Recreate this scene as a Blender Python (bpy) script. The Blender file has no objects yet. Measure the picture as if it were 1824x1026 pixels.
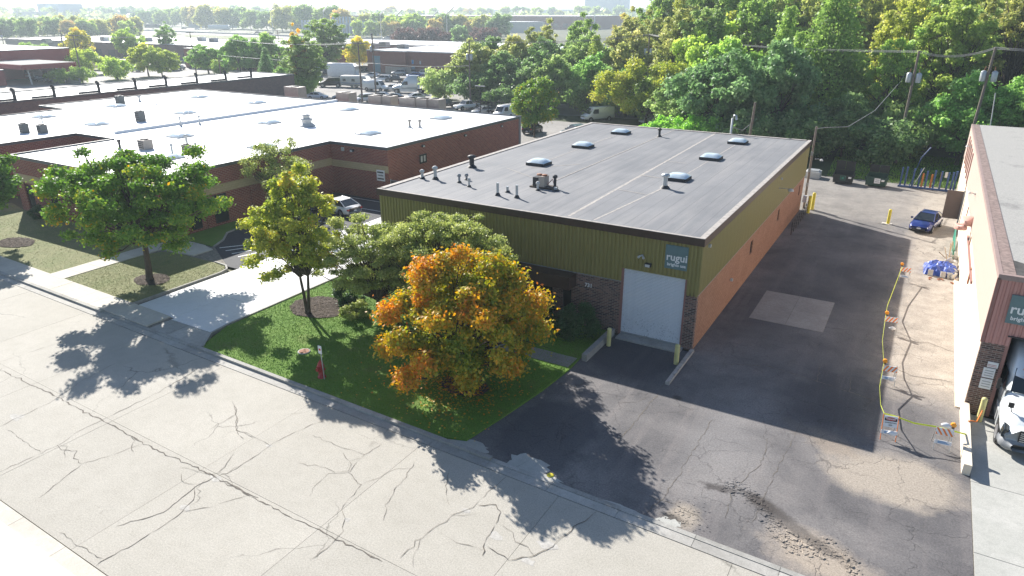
import bpy, bmesh, math, random
import numpy as np
from mathutils import Vector, Matrix
random.seed(7)
C = bpy.context.scene.collection
SC = bpy.context.scene

# ---------------------------------------------------------------- camera
F, CX, CY, HY, VX, H = 1240.0, 912.0, 513.0, 20.0, 1694.0, 18.0
def _setup():
    p = math.atan((CY-HY)/F)
    up = np.array([0, -math.cos(p), -math.sin(p)])
    d = np.array([VX-CX, HY-CY, F]); Y = d/np.linalg.norm(d)
    up = up-Y*up.dot(Y); up /= np.linalg.norm(up)
    return np.stack([np.cross(Y, up), Y, up])
RC = _setup()
M = RC @ np.diag([1, -1, -1])
cam = bpy.data.objects.new('camera', bpy.data.cameras.new('camera')); C.objects.link(cam)
mw = Matrix([list(M[i])+[(0, 0, H)[i]] for i in range(3)]+[[0, 0, 0, 1]])
cam.matrix_world = mw
cam.data.sensor_width = 36; cam.data.lens = F/1824*36
cam.data.clip_start = 0.5; cam.data.clip_end = 9000
SC.camera = cam
def at(px, py, z=0.0):            # survey helper: the place on level z seen at a pixel of the survey picture
    r = RC @ np.array([px-CX, py-CY, F]); t = (z-H)/r[2]
    return (float(r[0]*t), float(r[1]*t), float(z))

# ---------------------------------------------------------------- light
SUN = Vector((-0.745, 0.424, 0.514)).normalized()      # towards the sun
w = bpy.data.worlds.new('World'); SC.world = w; w.use_nodes = True
nt = w.node_tree; bg = nt.nodes['Background']
sky = nt.nodes.new('ShaderNodeTexSky'); sky.sky_type = 'NISHITA'; sky.sun_disc = False
sky.sun_elevation = math.radians(31); sky.sun_rotation = math.atan2(SUN.x, SUN.y)
sky.air_density = 1.0; sky.dust_density = 0.6; sky.ozone_density = 3.0
nt.links.new(sky.outputs[0], bg.inputs[0]); bg.inputs[1].default_value = 0.072
sl = bpy.data.lights.new('sun', 'SUN'); sl.energy = 5.0; sl.angle = math.radians(0.5); sl.color = (1, 0.955, 0.89)
so = bpy.data.objects.new('sun', sl); C.objects.link(so)
so.rotation_euler = SUN.to_track_quat('Z', 'Y').to_euler()
SC.view_settings.view_transform = 'Standard'; SC.view_settings.look = 'None'
SC.view_settings.exposure = 1.0; SC.view_settings.gamma = 1
SC.cycles.max_bounces = 8; SC.cycles.transparent_max_bounces = 8; SC.cycles.volume_bounces = 0

# ---------------------------------------------------------------- helpers
WLOC = {}
def tag(o, label=None, cat=None, group=None, kind=None):
    if label: o['label'] = label
    if cat: o['category'] = cat
    if group: o['group'] = group
    if kind: o['kind'] = kind
    return o
def thing(name, label, cat, loc=(0, 0, 0), rz=0, group=None, world=False):
    o = bpy.data.objects.new(name, None); C.objects.link(o); o.location = loc; o.rotation_euler = (0, 0, rz)
    o.empty_display_size = .2
    tag(o, label, cat, group)
    if world: WLOC[o.name] = Vector(loc)
    return o
class MB:
    def __init__(s): s.v = []; s.f = []; s.m = []; s.sm = []
    def add(s, vs, fs, m=0, smooth=False):
        n = len(s.v); s.v += [tuple(v) for v in vs]
        for f in fs: s.f.append([i+n for i in f]); s.m.append(m); s.sm.append(smooth)
        return s
    def box(s, x0, y0, z0, x1, y1, z1, m=0):
        vs = [(x, y, z) for z in (z0, z1) for y in (y0, y1) for x in (x0, x1)]
        return s.add(vs, [(0, 2, 3, 1), (4, 5, 7, 6), (0, 1, 5, 4), (1, 3, 7, 5), (3, 2, 6, 7), (2, 0, 4, 6)], m)
    def quad(s, *p, m=0): return s.add(p, [tuple(range(len(p)))], m)
    def prism(s, poly, z0, z1, m=0, cap=True):
        n = len(poly); vs = [(x, y, z0) for x, y in poly]+[(x, y, z1) for x, y in poly]
        fs = [(i, (i+1) % n, (i+1) % n+n, i+n) for i in range(n)]
        if cap: fs += [tuple(range(n, 2*n)), tuple(reversed(range(n)))]
        return s.add(vs, fs, m)
    def tube(s, pts, rad, n=6, m=0, cap=True, smooth=True):
        pts = [Vector(p) for p in pts]; vs = []; k = len(pts)
        if not hasattr(rad, '__len__'): rad = [rad]*k
        for i, p in enumerate(pts):
            d = (pts[min(i+1, k-1)]-pts[max(i-1, 0)])
            d = d.normalized() if d.length > 1e-6 else Vector((0, 0, 1))
            a = d.cross(Vector((0, 0, 1)) if abs(d.z) < .95 else Vector((1, 0, 0))).normalized(); b = d.cross(a)
            for j in range(n):
                t = 2*math.pi*j/n; vs.append(p+(a*math.cos(t)+b*math.sin(t))*rad[i])
        fs = [(i*n+j, i*n+(j+1) % n, (i+1)*n+(j+1) % n, (i+1)*n+j) for i in range(k-1) for j in range(n)]
        s.add(vs, fs, m, smooth)
        if cap: s.add([vs[j] for j in range(n)]+[vs[(k-1)*n+j] for j in range(n)], [tuple(range(n)), tuple(reversed(range(n, 2*n)))], m)
        return s
    def lathe(s, cx, cy, prof, n=12, m=0, smooth=True):
        k = len(prof); vs = [(cx+r*math.cos(2*math.pi*j/n), cy+r*math.sin(2*math.pi*j/n), z) for r, z in prof for j in range(n)]
        fs = [(i*n+j, i*n+(j+1) % n, (i+1)*n+(j+1) % n, (i+1)*n+j) for i in range(k-1) for j in range(n)]
        s.add(vs, fs, m, smooth); s.add(vs[-n:], [tuple(range(n))], m)
        return s
    def mesh(s, name, mats):
        me = bpy.data.meshes.new(name); me.from_pydata(s.v, [], s.f)
        for q in (mats if isinstance(mats, (list, tuple)) else [mats]): me.materials.append(q)
        me.polygons.foreach_set('material_index', s.m); me.polygons.foreach_set('use_smooth', s.sm); me.update()
        return me
    def build(s, name, mats, parent=None):
        return link(name, s.mesh(name, mats), parent)
def link(name, me, parent=None):
    o = bpy.data.objects.new(name, me); C.objects.link(o)
    if parent:
        o.parent = parent
        if parent.name in WLOC: o.location = -WLOC[parent.name]
    return o
def copy_tree(o, parent=None):
    c = o.copy(); C.objects.link(c)
    if parent: c.parent = parent
    for ch in o.children: copy_tree(ch, c)
    return c
def place(proto, loc, rz=0, label=None, group=None, cat=None, scale=None, used=set()):
    if proto.name in used: o = copy_tree(proto)
    else: o = proto; used.add(proto.name)
    o.location = loc; o.rotation_euler = (0, 0, rz)
    if scale: o.scale = scale if hasattr(scale, '__len__') else (scale,)*3
    tag(o, label, cat, group)
    return o
def xf(mb, loc, rz):          # move a mesh builder's points
    c, s_ = math.cos(rz), math.sin(rz)
    mb.v = [(loc[0]+x*c-y*s_, loc[1]+x*s_+y*c, loc[2]+z) for x, y, z in mb.v]; return mb

# ---------------------------------------------------------------- materials
class N:
    def __init__(s, name):
        s.mat = bpy.data.materials.new(name); s.mat.use_nodes = True; s.t = s.mat.node_tree
        s.b = s.t.nodes['Principled BSDF']; s.out = s.t.nodes['Material Output']
        s._co = None
    def n(s, ty, **kw):
        x = s.t.nodes.new(ty)
        for k, v in kw.items():
            if k.startswith('i_'): 
                key = k[2:]; x.inputs[int(key) if key.isdigit() else key.replace('_', ' ')].default_value = v
            else: setattr(x, k, v)
        return x
    def l(s, a, b): s.t.links.new(a, b)
    @property
    def co(s):
        if s._co is None: s._co = s.n('ShaderNodeTexCoord').outputs['Object']
        return s._co
    def noise(s, scale, detail=4, rough=.55, vec=None, dist=0):
        x = s.n('ShaderNodeTexNoise', i_Scale=scale, i_Detail=detail, i_Roughness=rough, i_Distortion=dist); s.l(vec or s.co, x.inputs['Vector']); return x.outputs['Fac']
    def ramp(s, fac, stops):
        r = s.n('ShaderNodeValToRGB'); cr = r.color_ramp
        while len(cr.elements) < len(stops): cr.elements.new(.5)
        for e, (p, c) in zip(cr.elements, stops):
            e.position = p; e.color = (*c, 1) if hasattr(c, '__len__') else (c, c, c, 1)
        s.l(fac, r.inputs[0]); return r.outputs[0]
    def mix(s, fac, a, b, mode='MIX'):
        m = s.n('ShaderNodeMix', data_type='RGBA', blend_type=mode)
        for v, i in ((fac, 0), (a, 6), (b, 7)):
            if hasattr(v, 'links') or isinstance(v, bpy.types.NodeSocket): s.l(v, m.inputs[i])
            else: m.inputs[i].default_value = v if i == 0 else ((*v, 1) if len(v) == 3 else v)
        return m.outputs[2]
    def math(s, op, a, b=None, c=None):
        m = s.n('ShaderNodeMath', operation=op)
        for i, v in enumerate((a, b, c)):
            if v is None: continue
            if isinstance(v, bpy.types.NodeSocket): s.l(v, m.inputs[i])
            else: m.inputs[i].default_value = v
        return m.outputs[0]
    def bump(s, h, dist=.01, st=1.0):
        b = s.n('ShaderNodeBump', i_Strength=st, i_Distance=dist); s.l(h, b.inputs['Height']); s.l(b.outputs[0], s.b.inputs['Normal'])
    def base(s, c):
        if isinstance(c, bpy.types.NodeSocket): s.l(c, s.b.inputs['Base Color'])
        else: s.b.inputs['Base Color'].default_value = (*c, 1)
    def pr(s, **kw):
        for k, v in kw.items(): s.b.inputs[k.replace('_', ' ')].default_value = v
        return s
def plain(name, c, rough=.6, metal=0, var=.12, sc=3.0, bump=0, emit=None, spec=None):
    m = N(name); f = m.noise(sc, 5)
    lo = tuple(x*(1-var) for x in c); hi = tuple(min(1, x*(1+var)) for x in c)
    m.base(m.ramp(f, [(.3, lo), (.7, hi)])); m.pr(Roughness=rough, Metallic=metal)
    if bump: m.bump(m.noise(sc*6, 4), bump)
    if spec is not None: m.b.inputs['Specular IOR Level'].default_value = spec
    return m.mat
def concrete(name, c1, c2, dark, sc=.35, speck=.25, rough=.85, crack=None, slabvar=.1, fs=20):
    m = N(name)
    big = m.noise(sc, 4, .6); mid = m.noise(sc*7, 5, .65); fine = m.noise(fs, 4, .85)
    c = m.ramp(big, [(.32, c1), (.68, c2)])
    c = m.mix(m.math('MULTIPLY', m.ramp(mid, [(.45, 0.), (.8, 1.)]), .55), c, dark)
    c = m.mix(speck, c, m.ramp(fine, [(.36, .35), (.64, 1.3)]), 'MULTIPLY')
    oi = m.n('ShaderNodeObjectInfo'); rv = m.math('MULTIPLY_ADD', oi.outputs['Random'], slabvar*2, 1-slabvar)
    cb = m.n('ShaderNodeCombineColor'); [m.l(rv, cb.inputs[i]) for i in range(3)]
    c = m.mix(1.0, c, cb.outputs[0], 'MULTIPLY')
    if crack:
        v = m.n('ShaderNodeTexVoronoi', feature='DISTANCE_TO_EDGE', i_Scale=crack)
        d = m.n('ShaderNodeTexNoise', i_Scale=1.2, i_Detail=5); m.l(m.co, d.inputs[0])
        a = m.n('ShaderNodeVectorMath', operation='MULTIPLY_ADD'); m.l(d.outputs['Color'], a.inputs[0]); a.inputs[1].default_value = (1.2, 1.2, 0); m.l(m.co, a.inputs[2])
        m.l(a.outputs[0], v.inputs['Vector'])
        k = m.ramp(v.outputs[0], [(0., 1.), (.012*crack*3, 0.)])
        k = m.math('MULTIPLY', k, m.ramp(m.noise(.25, 3), [(.5, 0.), (.62, .7)]))
        c = m.mix(k, c, tuple(x*.3 for x in dark))
    m.base(c); m.pr(Roughness=rough); m.bump(fine, .006, .5)
    return m.mat
def brick(name, c1, c2, c3, mortar, bw=.2, rh=.067, ms=.012, rough=.85, mott=.3):
    m = N(name); sp = m.n('ShaderNodeSeparateXYZ'); m.l(m.co, sp.inputs[0])
    cb = m.n('ShaderNodeCombineXYZ'); m.l(m.math('ADD', sp.outputs[0], sp.outputs[1]), cb.inputs[0]); m.l(sp.outputs[2], cb.inputs[1])
    b = m.n('ShaderNodeTexBrick', i_Scale=1.0); m.l(cb.outputs[0], b.inputs['Vector'])
    b.inputs['Brick Width'].default_value = bw; b.inputs['Row Height'].default_value = rh; b.inputs['Mortar Size'].default_value = ms
    b.inputs['Color1'].default_value = (*c1, 1); b.inputs['Color2'].default_value = (*c2, 1); b.inputs['Mortar'].default_value = (*mortar, 1); b.inputs['Bias'].default_value = -.1
    c = m.mix(m.math('MULTIPLY', m.ramp(m.noise(.8, 5, .7), [(.45, 0.), (.75, 1.)]), mott), b.outputs['Color'], c3)
    m.base(c); m.pr(Roughness=rough); m.bump(m.math('SUBTRACT', 1.0, b.outputs['Fac']), .008, .8)
    return m.mat
def spot(m, cx, cy, rx, ry, rot=0, soft=.5, amp=.6, sc=.6):
    mp = m.n('ShaderNodeMapping', vector_type='TEXTURE'); mp.inputs['Location'].default_value = (cx, cy, 0); mp.inputs['Rotation'].default_value = (0, 0, rot); mp.inputs['Scale'].default_value = (rx, ry, 1)
    nz = m.n('ShaderNodeTexNoise', i_Scale=sc, i_Detail=6, i_Roughness=.65); m.l(m.co, nz.inputs[0])
    m.l(m.co, mp.inputs[0]); ln = m.n('ShaderNodeVectorMath', operation='LENGTH'); sx = m.n('ShaderNodeVectorMath', operation='MULTIPLY'); m.l(mp.outputs[0], sx.inputs[0]); sx.inputs[1].default_value = (1, 1, 0)
    m.l(sx.outputs[0], ln.inputs[0])
    d = m.math('ADD', ln.outputs['Value'], m.math('MULTIPLY', m.math('SUBTRACT', nz.outputs[0], .5), amp*2))
    return m.ramp(d, [(max(0, 1-soft), 1.), (1.0, 0.)])
MT = {}
def mk():
    # --- yard asphalt, worn, with stains of its own
    m = N('yard_asphalt')
    big = m.noise(.16, 5, .6, dist=.4); mid = m.noise(1.1, 8, .75); fine = m.noise(13, 4, .85)
    st = m.n('ShaderNodeMapping'); st.inputs['Scale'].default_value = (1.2, .09, 1); st.inputs['Rotation'].default_value = (0, 0, .05); m.l(m.co, st.inputs[0])
    streak = m.noise(1.0, 5, .6, vec=st.outputs[0])
    c = m.ramp(big, [(.34, (.09, .086, .09)), (.5, (.16, .15, .148)), (.66, (.24, .222, .21))])
    c = m.mix(m.ramp(streak, [(.52, 0.), (.72, .5)]), c, (.25, .222, .21))
    c = m.mix(m.ramp(mid, [(.5, 0.), (.75, .5)]), c, (.075, .07, .076))
    sp = m.n('ShaderNodeSeparateXYZ'); m.l(m.co, sp.inputs[0])
    # pale worn concrete strip by the right wall and the pale back lot
    wob = m.math('MULTIPLY', m.math('SUBTRACT', m.noise(.5, 5), .5), 3.0)
    xs = m.math('ADD', sp.outputs[0], wob); ys = m.math('ADD', sp.outputs[1], m.math('MULTIPLY', wob, 1.5))
    k1 = m.math('MULTIPLY', m.ramp(m.math('MULTIPLY_ADD', xs, .25, .5), [(.5, 0.), (.8, 1.)]), m.ramp(m.math('MULTIPLY_ADD', ys, .05, -1.5), [(.25, 0.), (.42, 1.)]))
    pale = m.ramp(m.noise(.8, 7, .75), [(.3, (.26, .225, .19)), (.55, (.43, .38, .32)), (.75, (.51, .46, .4))])
    c = m.mix(m.math('MULTIPLY', k1, .85), c, pale)
    k2 = m.ramp(m.math('MULTIPLY_ADD', ys, .05, -3.0), [(.35, 0.), (.6, 1.)])
    c = m.mix(m.math('MULTIPLY', k2, .6), c, m.ramp(m.noise(.6, 7, .75), [(.3, (.2, .185, .165)), (.65, (.4, .37, .325))]))
    # gravelly scour below the barricades, dirt by the street, sealed darker patches, painted building shade
    for a, col, fk in ((spot(m, 1.6, 28.6, 3.0, 2.2, .2, .35, .45), (.42, .36, .29), .85), (spot(m, -1.2, 30.2, 2.4, 1.0, -.5, .7, .8), (.3, .245, .19), .7),
                       (spot(m, -.5, 22.3, 2.6, 1.4, -.2, .5, .6), (.42, .35, .275), .85), (spot(m, -1.5, 23.4, 2.6, .45, -.45, .5, .9, 1.6), (.09, .078, .07), .7), (spot(m, -5.3, 22.0, .8, 1.0, 0, .5, .7), (.4, .34, .27), .8),
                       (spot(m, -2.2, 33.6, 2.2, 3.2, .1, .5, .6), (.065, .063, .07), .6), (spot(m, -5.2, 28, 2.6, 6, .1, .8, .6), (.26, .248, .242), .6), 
                       (spot(m, -4.6, 24.3, .9, .3, .1, .5, 1.2, 2.0), (.05, .042, .04), .8), (spot(m, -2.6, 24.2, 1.3, .4, -.4, .6, .8), (.06, .05, .045), .95), (spot(m, -5.6, 21.6, .7, .4, 0, .6, .8), (.07, .06, .05), .9),
                       (spot(m, -8.2, 30.4, .3, .25, 0, .5, .6), (.07, .06, .05), .8), (spot(m, -12.3, 24.5, 2.4, 3.6, .2, .25, .5), (.085, .083, .09), .7)):
        c = m.mix(m.math('MULTIPLY', a, fk), c, col)
    c = m.mix(m.math('MULTIPLY', spot(m, -4.2, 50, 5.2, 17, 0, .35, .35), .26), c, m.ramp(mid, [(.3, (.04, .041, .05)), (.7, (.085, .08, .086))]))  # long soft patch: the olive building's shade on the lot deepened in the colour
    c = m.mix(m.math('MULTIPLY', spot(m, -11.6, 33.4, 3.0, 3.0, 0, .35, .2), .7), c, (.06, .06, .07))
    v = m.n('ShaderNodeTexVoronoi', feature='DISTANCE_TO_EDGE', i_Scale=.55)
    d = m.n('ShaderNodeTexNoise', i_Scale=.9, i_Detail=6, i_Roughness=.6); m.l(m.co, d.inputs[0])
    a = m.n('ShaderNodeVectorMath', operation='MULTIPLY_ADD'); m.l(d.outputs['Color'], a.inputs[0]); a.inputs[1].default_value = (1.6, 1.6, 0); m.l(m.co, a.inputs[2]); m.l(a.outputs[0], v.inputs['Vector'])
    k = m.math('MULTIPLY', m.ramp(v.outputs[0], [(0., 1.), (.014, 0.)]), m.ramp(m.noise(.22, 3), [(.42, 0.), (.55, .85)]))
    v2 = m.n('ShaderNodeTexVoronoi', feature='DISTANCE_TO_EDGE', i_Scale=2.2); m.l(a.outputs[0], v2.inputs['Vector'])
    k_ = m.math('MULTIPLY', m.ramp(v2.outputs[0], [(0., 1.), (.03, 0.)]), m.ramp(m.noise(.3, 3, vec=a.outputs[0]), [(.55, 0.), (.66, .6)]))
    kk = m.math('MAXIMUM', k, k_)
    c = m.mix(m.math('MULTIPLY', kk, .6), c, (.035, .03, .03))
    c = m.mix(.5, c, m.ramp(fine, [(.35, .3), (.65, 1.5)]), 'MULTIPLY')
    m.base(c); m.pr(Roughness=.8); m.bump(m.math('SUBTRACT', fine, m.math('MULTIPLY', kk, 2)), .01, .6)
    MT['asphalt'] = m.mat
    MT['asphalt_new'] = concrete('sealed_asphalt', (.045, .047, .055), (.06, .062, .07), (.035, .035, .04), .3, .4)
    MT['asphalt_rear'] = concrete('rear_asphalt', (.2, .19, .18), (.32, .3, .28), (.15, .14, .13), .1, .3)
    MT['road'] = concrete('road_concrete', (.425, .398, .342), (.485, .455, .395), (.37, .345, .29), .25, .42, crack=.16, slabvar=.03, fs=17)
    MT['gutter'] = concrete('gutter_concrete', (.36, .345, .315), (.5, .48, .44), (.25, .24, .21), .6, .3, slabvar=.1)
    MT['kerb'] = concrete('kerb_concrete', (.33, .32, .29), (.46, .445, .41), (.22, .21, .19), 1.1, .3)
    MT['walk'] = concrete('walk_concrete', (.52, .48, .41), (.62, .58, .50), (.42, .39, .33), .5, .2, slabvar=.05)
    MT['drive'] = concrete('driveway_concrete', (.78, .77, .75), (.86, .85, .83), (.7, .69, .67), .3, .12, slabvar=.03)
    MT['patch'] = concrete('patch_concrete', (.3, .275, .25), (.38, .35, .32), (.2, .18, .17), .8, .25, slabvar=.04)
    MT['apron'] = concrete('apron_concrete', (.42, .42, .38), (.52, .51, .47), (.33, .33, .3), .4, .25, crack=.2, slabvar=.04)
    MT['crack'] = plain('crack_dark', (.15, .132, .11), .95, sc=9, var=.5)
    MT['joint'] = plain('joint_dirt', (.22, .2, .17), .95, sc=5, var=.4)
    MT['spall'] = plain('spalled_concrete', (.46, .44, .40), .9, sc=6, var=.2, bump=.01)
    MT['ground'] = concrete('field_ground', (.085, .1, .04), (.14, .135, .07), (.06, .07, .03), .02, .3)
    MT['lawn'] = None
    for nm, a, b, d in (('lawn', (.10, .21, .018), (.14, .25, .03), (.18, .20, .055)), ('lawn_dry', (.17, .20, .07), (.24, .24, .11), (.13, .17, .05)), ('wood_floor', (.03, .045, .015), (.06, .08, .02), (.05, .045, .03))):
        m = N(nm); g = m.noise(.45, 5, .65); h = m.noise(9, 4, .8)
        c = m.ramp(g, [(.3, a), (.55, b), (.75, d)]); c = m.mix(.45, c, m.ramp(h, [(.3, .5), (.7, 1.3)]), 'MULTIPLY')
        m.base(c); m.pr(Roughness=.95); m.bump(h, .025, .5); MT[nm] = m.mat
    m = N('grass_blade'); oi = m.n('ShaderNodeAttribute', attribute_name='tint'); 
    m.base(m.mix(oi.outputs['Fac'], (.10, .28, .012), (.24, .35, .05))); m.pr(Roughness=.7); MT['blade'] = m.mat
    m = N('grass_blade_dry'); oi = m.n('ShaderNodeAttribute', attribute_name='tint'); 
    m.base(m.mix(oi.outputs['Fac'], (.22, .26, .07), (.40, .37, .17))); m.pr(Roughness=.7); MT['blade_dry'] = m.mat
    MT['mulch'] = plain('wood_mulch', (.13, .10, .078), .95, sc=14, var=.6, bump=.04)
    # walls
    MT['brick_red'] = brick('red_brown_brick', (.20, .042, .028), (.32, .08, .048), (.14, .034, .026), (.40, .24, .19), .42, .15, .022)
    MT['brick_dark'] = brick('multicolour_brick', (.06, .032, .03), (.30, .165, .125), (.07, .03, .028), (.30, .25, .22), .3, .1, .017, mott=.3)
    MT['brick_salmon'] = brick('painted_salmon_brick', (.47, .245, .145), (.38, .18, .10), (.5, .29, .19), (.22, .11, .07), .3, .11, .014, mott=.4)
    MT['brick_far'] = brick('far_red_brick', (.23, .085, .06), (.30, .11, .08), (.17, .06, .05), (.26, .16, .13), .3, .2, .02)
    MT['brick_grey'] = brick('far_grey_brown_brick', (.16, .105, .095), (.22, .14, .12), (.12, .09, .09), (.2, .16, .15), .4, .2, .02)
    MT['block_beige'] = brick('beige_split_block', (.50, .39, .22), (.56, .44, .26), (.4, .31, .18), (.36, .28, .16), .4, .2, .012)
    def corr(nm, a, b, rough=.5):
        m = N(nm); s_ = m.n('ShaderNodeMapping'); s_.inputs['Scale'].default_value = (2.5, 2.5, .35); m.l(m.co, s_.inputs[0])
        f = m.noise(1.2, 6, .7, vec=s_.outputs[0]); m.base(m.ramp(f, [(.3, a), (.7, b)])); m.pr(Roughness=rough); m.bump(m.noise(30, 2), .002, .5); return m.mat
    MT['olive'] = corr('olive_siding', (.235, .205, .065), (.31, .27, .095))
    MT['pink'] = corr('dusty_rose_siding', (.47, .23, .20), (.54, .27, .24))
    MT['pink_sunlit'] = corr('sunlit_rose_siding', (.78, .62, .52), (.84, .69, .59))  # lighter twin of the rose siding, bright sun put into the colour
    MT['cream'] = corr('cream_painted_block', (.78, .66, .5), (.85, .75, .62), .8)
    MT['fascia'] = plain('brown_metal_fascia', (.06, .035, .028), .45, var=.15)
    MT['slate_edge'] = plain('slate_metal_edge', (.09, .10, .11), .45, var=.15)
    m = N('grey_rolled_roof'); st = m.n('ShaderNodeMapping'); st.inputs['Scale'].default_value = (1.4, .12, 1); m.l(m.co, st.inputs[0])
    f = m.noise(1.0, 6, .65, vec=st.outputs[0]); g = m.noise(.12, 4, .6); fi = m.noise(22, 3, .8)
    c = m.ramp(g, [(.35, (.155, .16, .17)), (.65, (.235, .235, .24))]); c = m.mix(m.ramp(f, [(.45, 0.), (.75, .65)]), c, (.32, .305, .295))
    wv = m.n('ShaderNodeTexWave', wave_type='BANDS', bands_direction='X', i_Scale=.318, i_Distortion=.35, i_Detail=3); m.l(m.co, wv.inputs[0])
    c = m.mix(m.math('MULTIPLY', m.ramp(wv.outputs['Fac'], [(0., 1.), (.02, 0.)]), .55), c, (.13, .13, .14))
    c = m.mix(.3, c, m.ramp(fi, [(.3, .5), (.7, 1.15)]), 'MULTIPLY'); m.base(c); m.pr(Roughness=.75); m.bump(fi, .008, .5); MT['roof_grey'] = m.mat
    MT['seam'] = plain('pale_seam_tape', (.40, .365, .33), .85, sc=4, var=.25)
    m = N('white_membrane_roof'); c = m.ramp(m.noise(.25, 5, .65), [(.35, (.84, .84, .85)), (.7, (.9, .9, .9))]); wv = m.n('ShaderNodeTexWave', wave_type='BANDS', bands_direction='X', i_Scale=.16); m.l(m.co, wv.inputs[0])
    c = m.mix(m.math('MULTIPLY', m.ramp(wv.outputs['Fac'], [(0., 1.), (.004, 0.)]), .3), c, (.5, .5, .52)); m.base(c); m.pr(Roughness=.6); MT['roof_white'] = m.mat
    m = N('gravel_roof'); f = m.noise(14, 5, .8); g = m.noise(.3, 5, .7); c = m.ramp(f, [(.3, (.25, .245, .23)), (.7, (.52, .5, .46))]); c = m.mix(m.ramp(g, [(.58, 0.), (.68, .5)]), c, (.16, .155, .15)); m.base(c); m.pr(Roughness=.95); m.bump(f, .03); MT['roof_gravel'] = m.mat
    MT['roof_tar'] = plain('tar_edge', (.07, .065, .06), .8, sc=2, var=.5, bump=.02)
    MT['roof_edge_worn'] = plain('worn_roof_edging', (.26, .19, .165), .8, sc=5, var=.4, bump=.01)
    # bits
    for nm, c, r, me in (('yellow', (.75, .62, .05), .55, 0), ('yellow_faded', (.62, .57, .25), .7, 0), ('white', (.8, .8, .8), .5, 0), ('black', (.015, .015, .016), .5, 0), ('dark', (.03, .03, .035), .6, 0),
        ('steel', (.45, .46, .47), .4, .6), ('galv', (.5, .52, .53), .45, .5), ('grey', (.3, .31, .32), .6, 0), ('lightgrey', (.55, .55, .53), .6, 0), ('orange', (.85, .22, .03), .5, 0), ('amber', (1., .36, .02), .3, 0), ('red', (.5, .03, .025), .4, 0),
        ('rust', (.3, .12, .06), .8, 0), ('hydrant_red', (.42, .035, .03), .45, 0), ('sign_teal', (.12, .20, .215), .5, 0), ('blue_tarp', (.035, .08, .36), .45, 0), ('pole', (.21, .17, .14), .9, 0), ('wire', (.25, .25, .25), .6, 0),
        ('pale_wood', (.6, .47, .3), .8, 0), ('concrete_bit', (.5, .48, .45), .9, 0), ('dumpster_green', (.018, .06, .04), .55, 0), ('dumpster_black', (.018, .02, .022), .55, 0), ('rack_blue', (.03, .07, .2), .5, 0), ('rack_orange', (.5, .17, .03), .6, 0),
        ('green_ladder', (.03, .22, .15), .5, 0), ('copper_pink', (.6, .33, .27), .6, 0), ('brown_panel', (.11, .08, .07), .6, 0), ('trim_pink', (.30, .15, .13), .6, 0), ('edge_pink', (.33, .24, .215), .7, 0), ('lime_tape', (.75, .85, .06), .5, 0), ('ac_beige', (.42, .37, .32), .6, .1),
        ('tyre', (.02, .02, .02), .85, 0), ('rim', (.4, .4, .42), .35, .7), ('headlamp', (.75, .77, .8), .15, .2), ('taillamp', (.35, .02, .02), .25, 0), ('plate', (.6, .65, .75), .5, 0), ('sign_blue', (.05, .25, .55), .5, 0), ('highway_green', (.02, .35, .2), .5, 0), ('dark_wood', (.07, .05, .04), .8, 0), ('barn_red', (.33, .04, .045), .7, 0), ('fence_slat', (.085, .09, .1), .7, 0), ('blue_glass_wall', (.32, .42, .5), .5, 0), ('door_blue', (.2, .33, .4), .6, 0), ('dark_unit', (.13, .14, .14), .6, 0), ('tan_panel', (.36, .33, .29), .7, 0)):
        MT[nm] = plain(nm, c, r, me, var=.1, sc=2.5)
    m = N('glazing'); m.base((.02, .026, .03)); m.pr(Roughness=.06, Metallic=0); m.b.inputs['Specular IOR Level'].default_value = .8; MT['glass'] = m.mat
    m = N('skylight_dome'); m.base(m.ramp(m.noise(1.5, 4), [(.3, (.55, .66, .72)), (.7, (.75, .82, .85))])); m.pr(Roughness=.12); MT['dome'] = m.mat
    m = N('rolling_door_white'); f = m.noise(3, 6, .75); sp = m.n('ShaderNodeSeparateXYZ'); m.l(m.co, sp.inputs[0])
    oi = m.n('ShaderNodeObjectInfo'); va = m.n('ShaderNodeVectorMath', operation='ADD'); m.l(m.co, va.inputs[0]); m.l(oi.outputs['Location'], va.inputs[1]); sp = m.n('ShaderNodeSeparateXYZ'); m.l(va.outputs[0], sp.inputs[0]); scr = m.noise(11, 5, .8, vec=va.outputs[0]); low = m.ramp(m.math('MULTIPLY_ADD', sp.outputs[2], -.28, 1.0), [(.35, 0.), (1., 1.)])
    lane = m.noise(1.7, 3, .5, vec=va.outputs[0])
    k = m.math('MULTIPLY', m.math('MULTIPLY', m.ramp(scr, [(.56, 0.), (.6, 1.)]), low), m.ramp(lane, [(.4, .15), (.6, 1.)]))
    c = m.mix(k, m.ramp(f, [(.3, (.8, .83, .87)), (.7, (.9, .92, .95))]), (.06, .05, .05)); m.base(c); m.pr(Roughness=.5); MT['door_white'] = m.mat
    for nm, c in (('paint_white', (.8, .8, .8)), ('paint_navy', (.01, .025, .17)), ('paint_black', (.012, .012, .014)), ('paint_silver', (.4, .42, .44)), ('paint_greyblue', (.14, .2, .24)), ('paint_red', (.3, .02, .02)), ('paint_blue', (.03, .1, .35)), ('paint_pale', (.72, .76, .77))):
        m = N(nm); m.base(c); m.pr(Roughness=.28, Metallic=.0 if 'white' in nm else .25); m.b.inputs['Coat Weight'].default_value = .6; m.b.inputs['Coat Roughness'].default_value = .08; MT[nm] = m.mat
    m = N('bark'); s_ = m.n('ShaderNodeMapping'); s_.inputs['Scale'].default_value = (8, 8, 1.5); m.l(m.co, s_.inputs[0]); f = m.noise(1.5, 6, .7, vec=s_.outputs[0]); m.base(m.ramp(f, [(.3, (.045, .034, .026)), (.7, (.13, .1, .075))])); m.pr(Roughness=.95); m.bump(f, .03); MT['bark'] = m.mat
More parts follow.
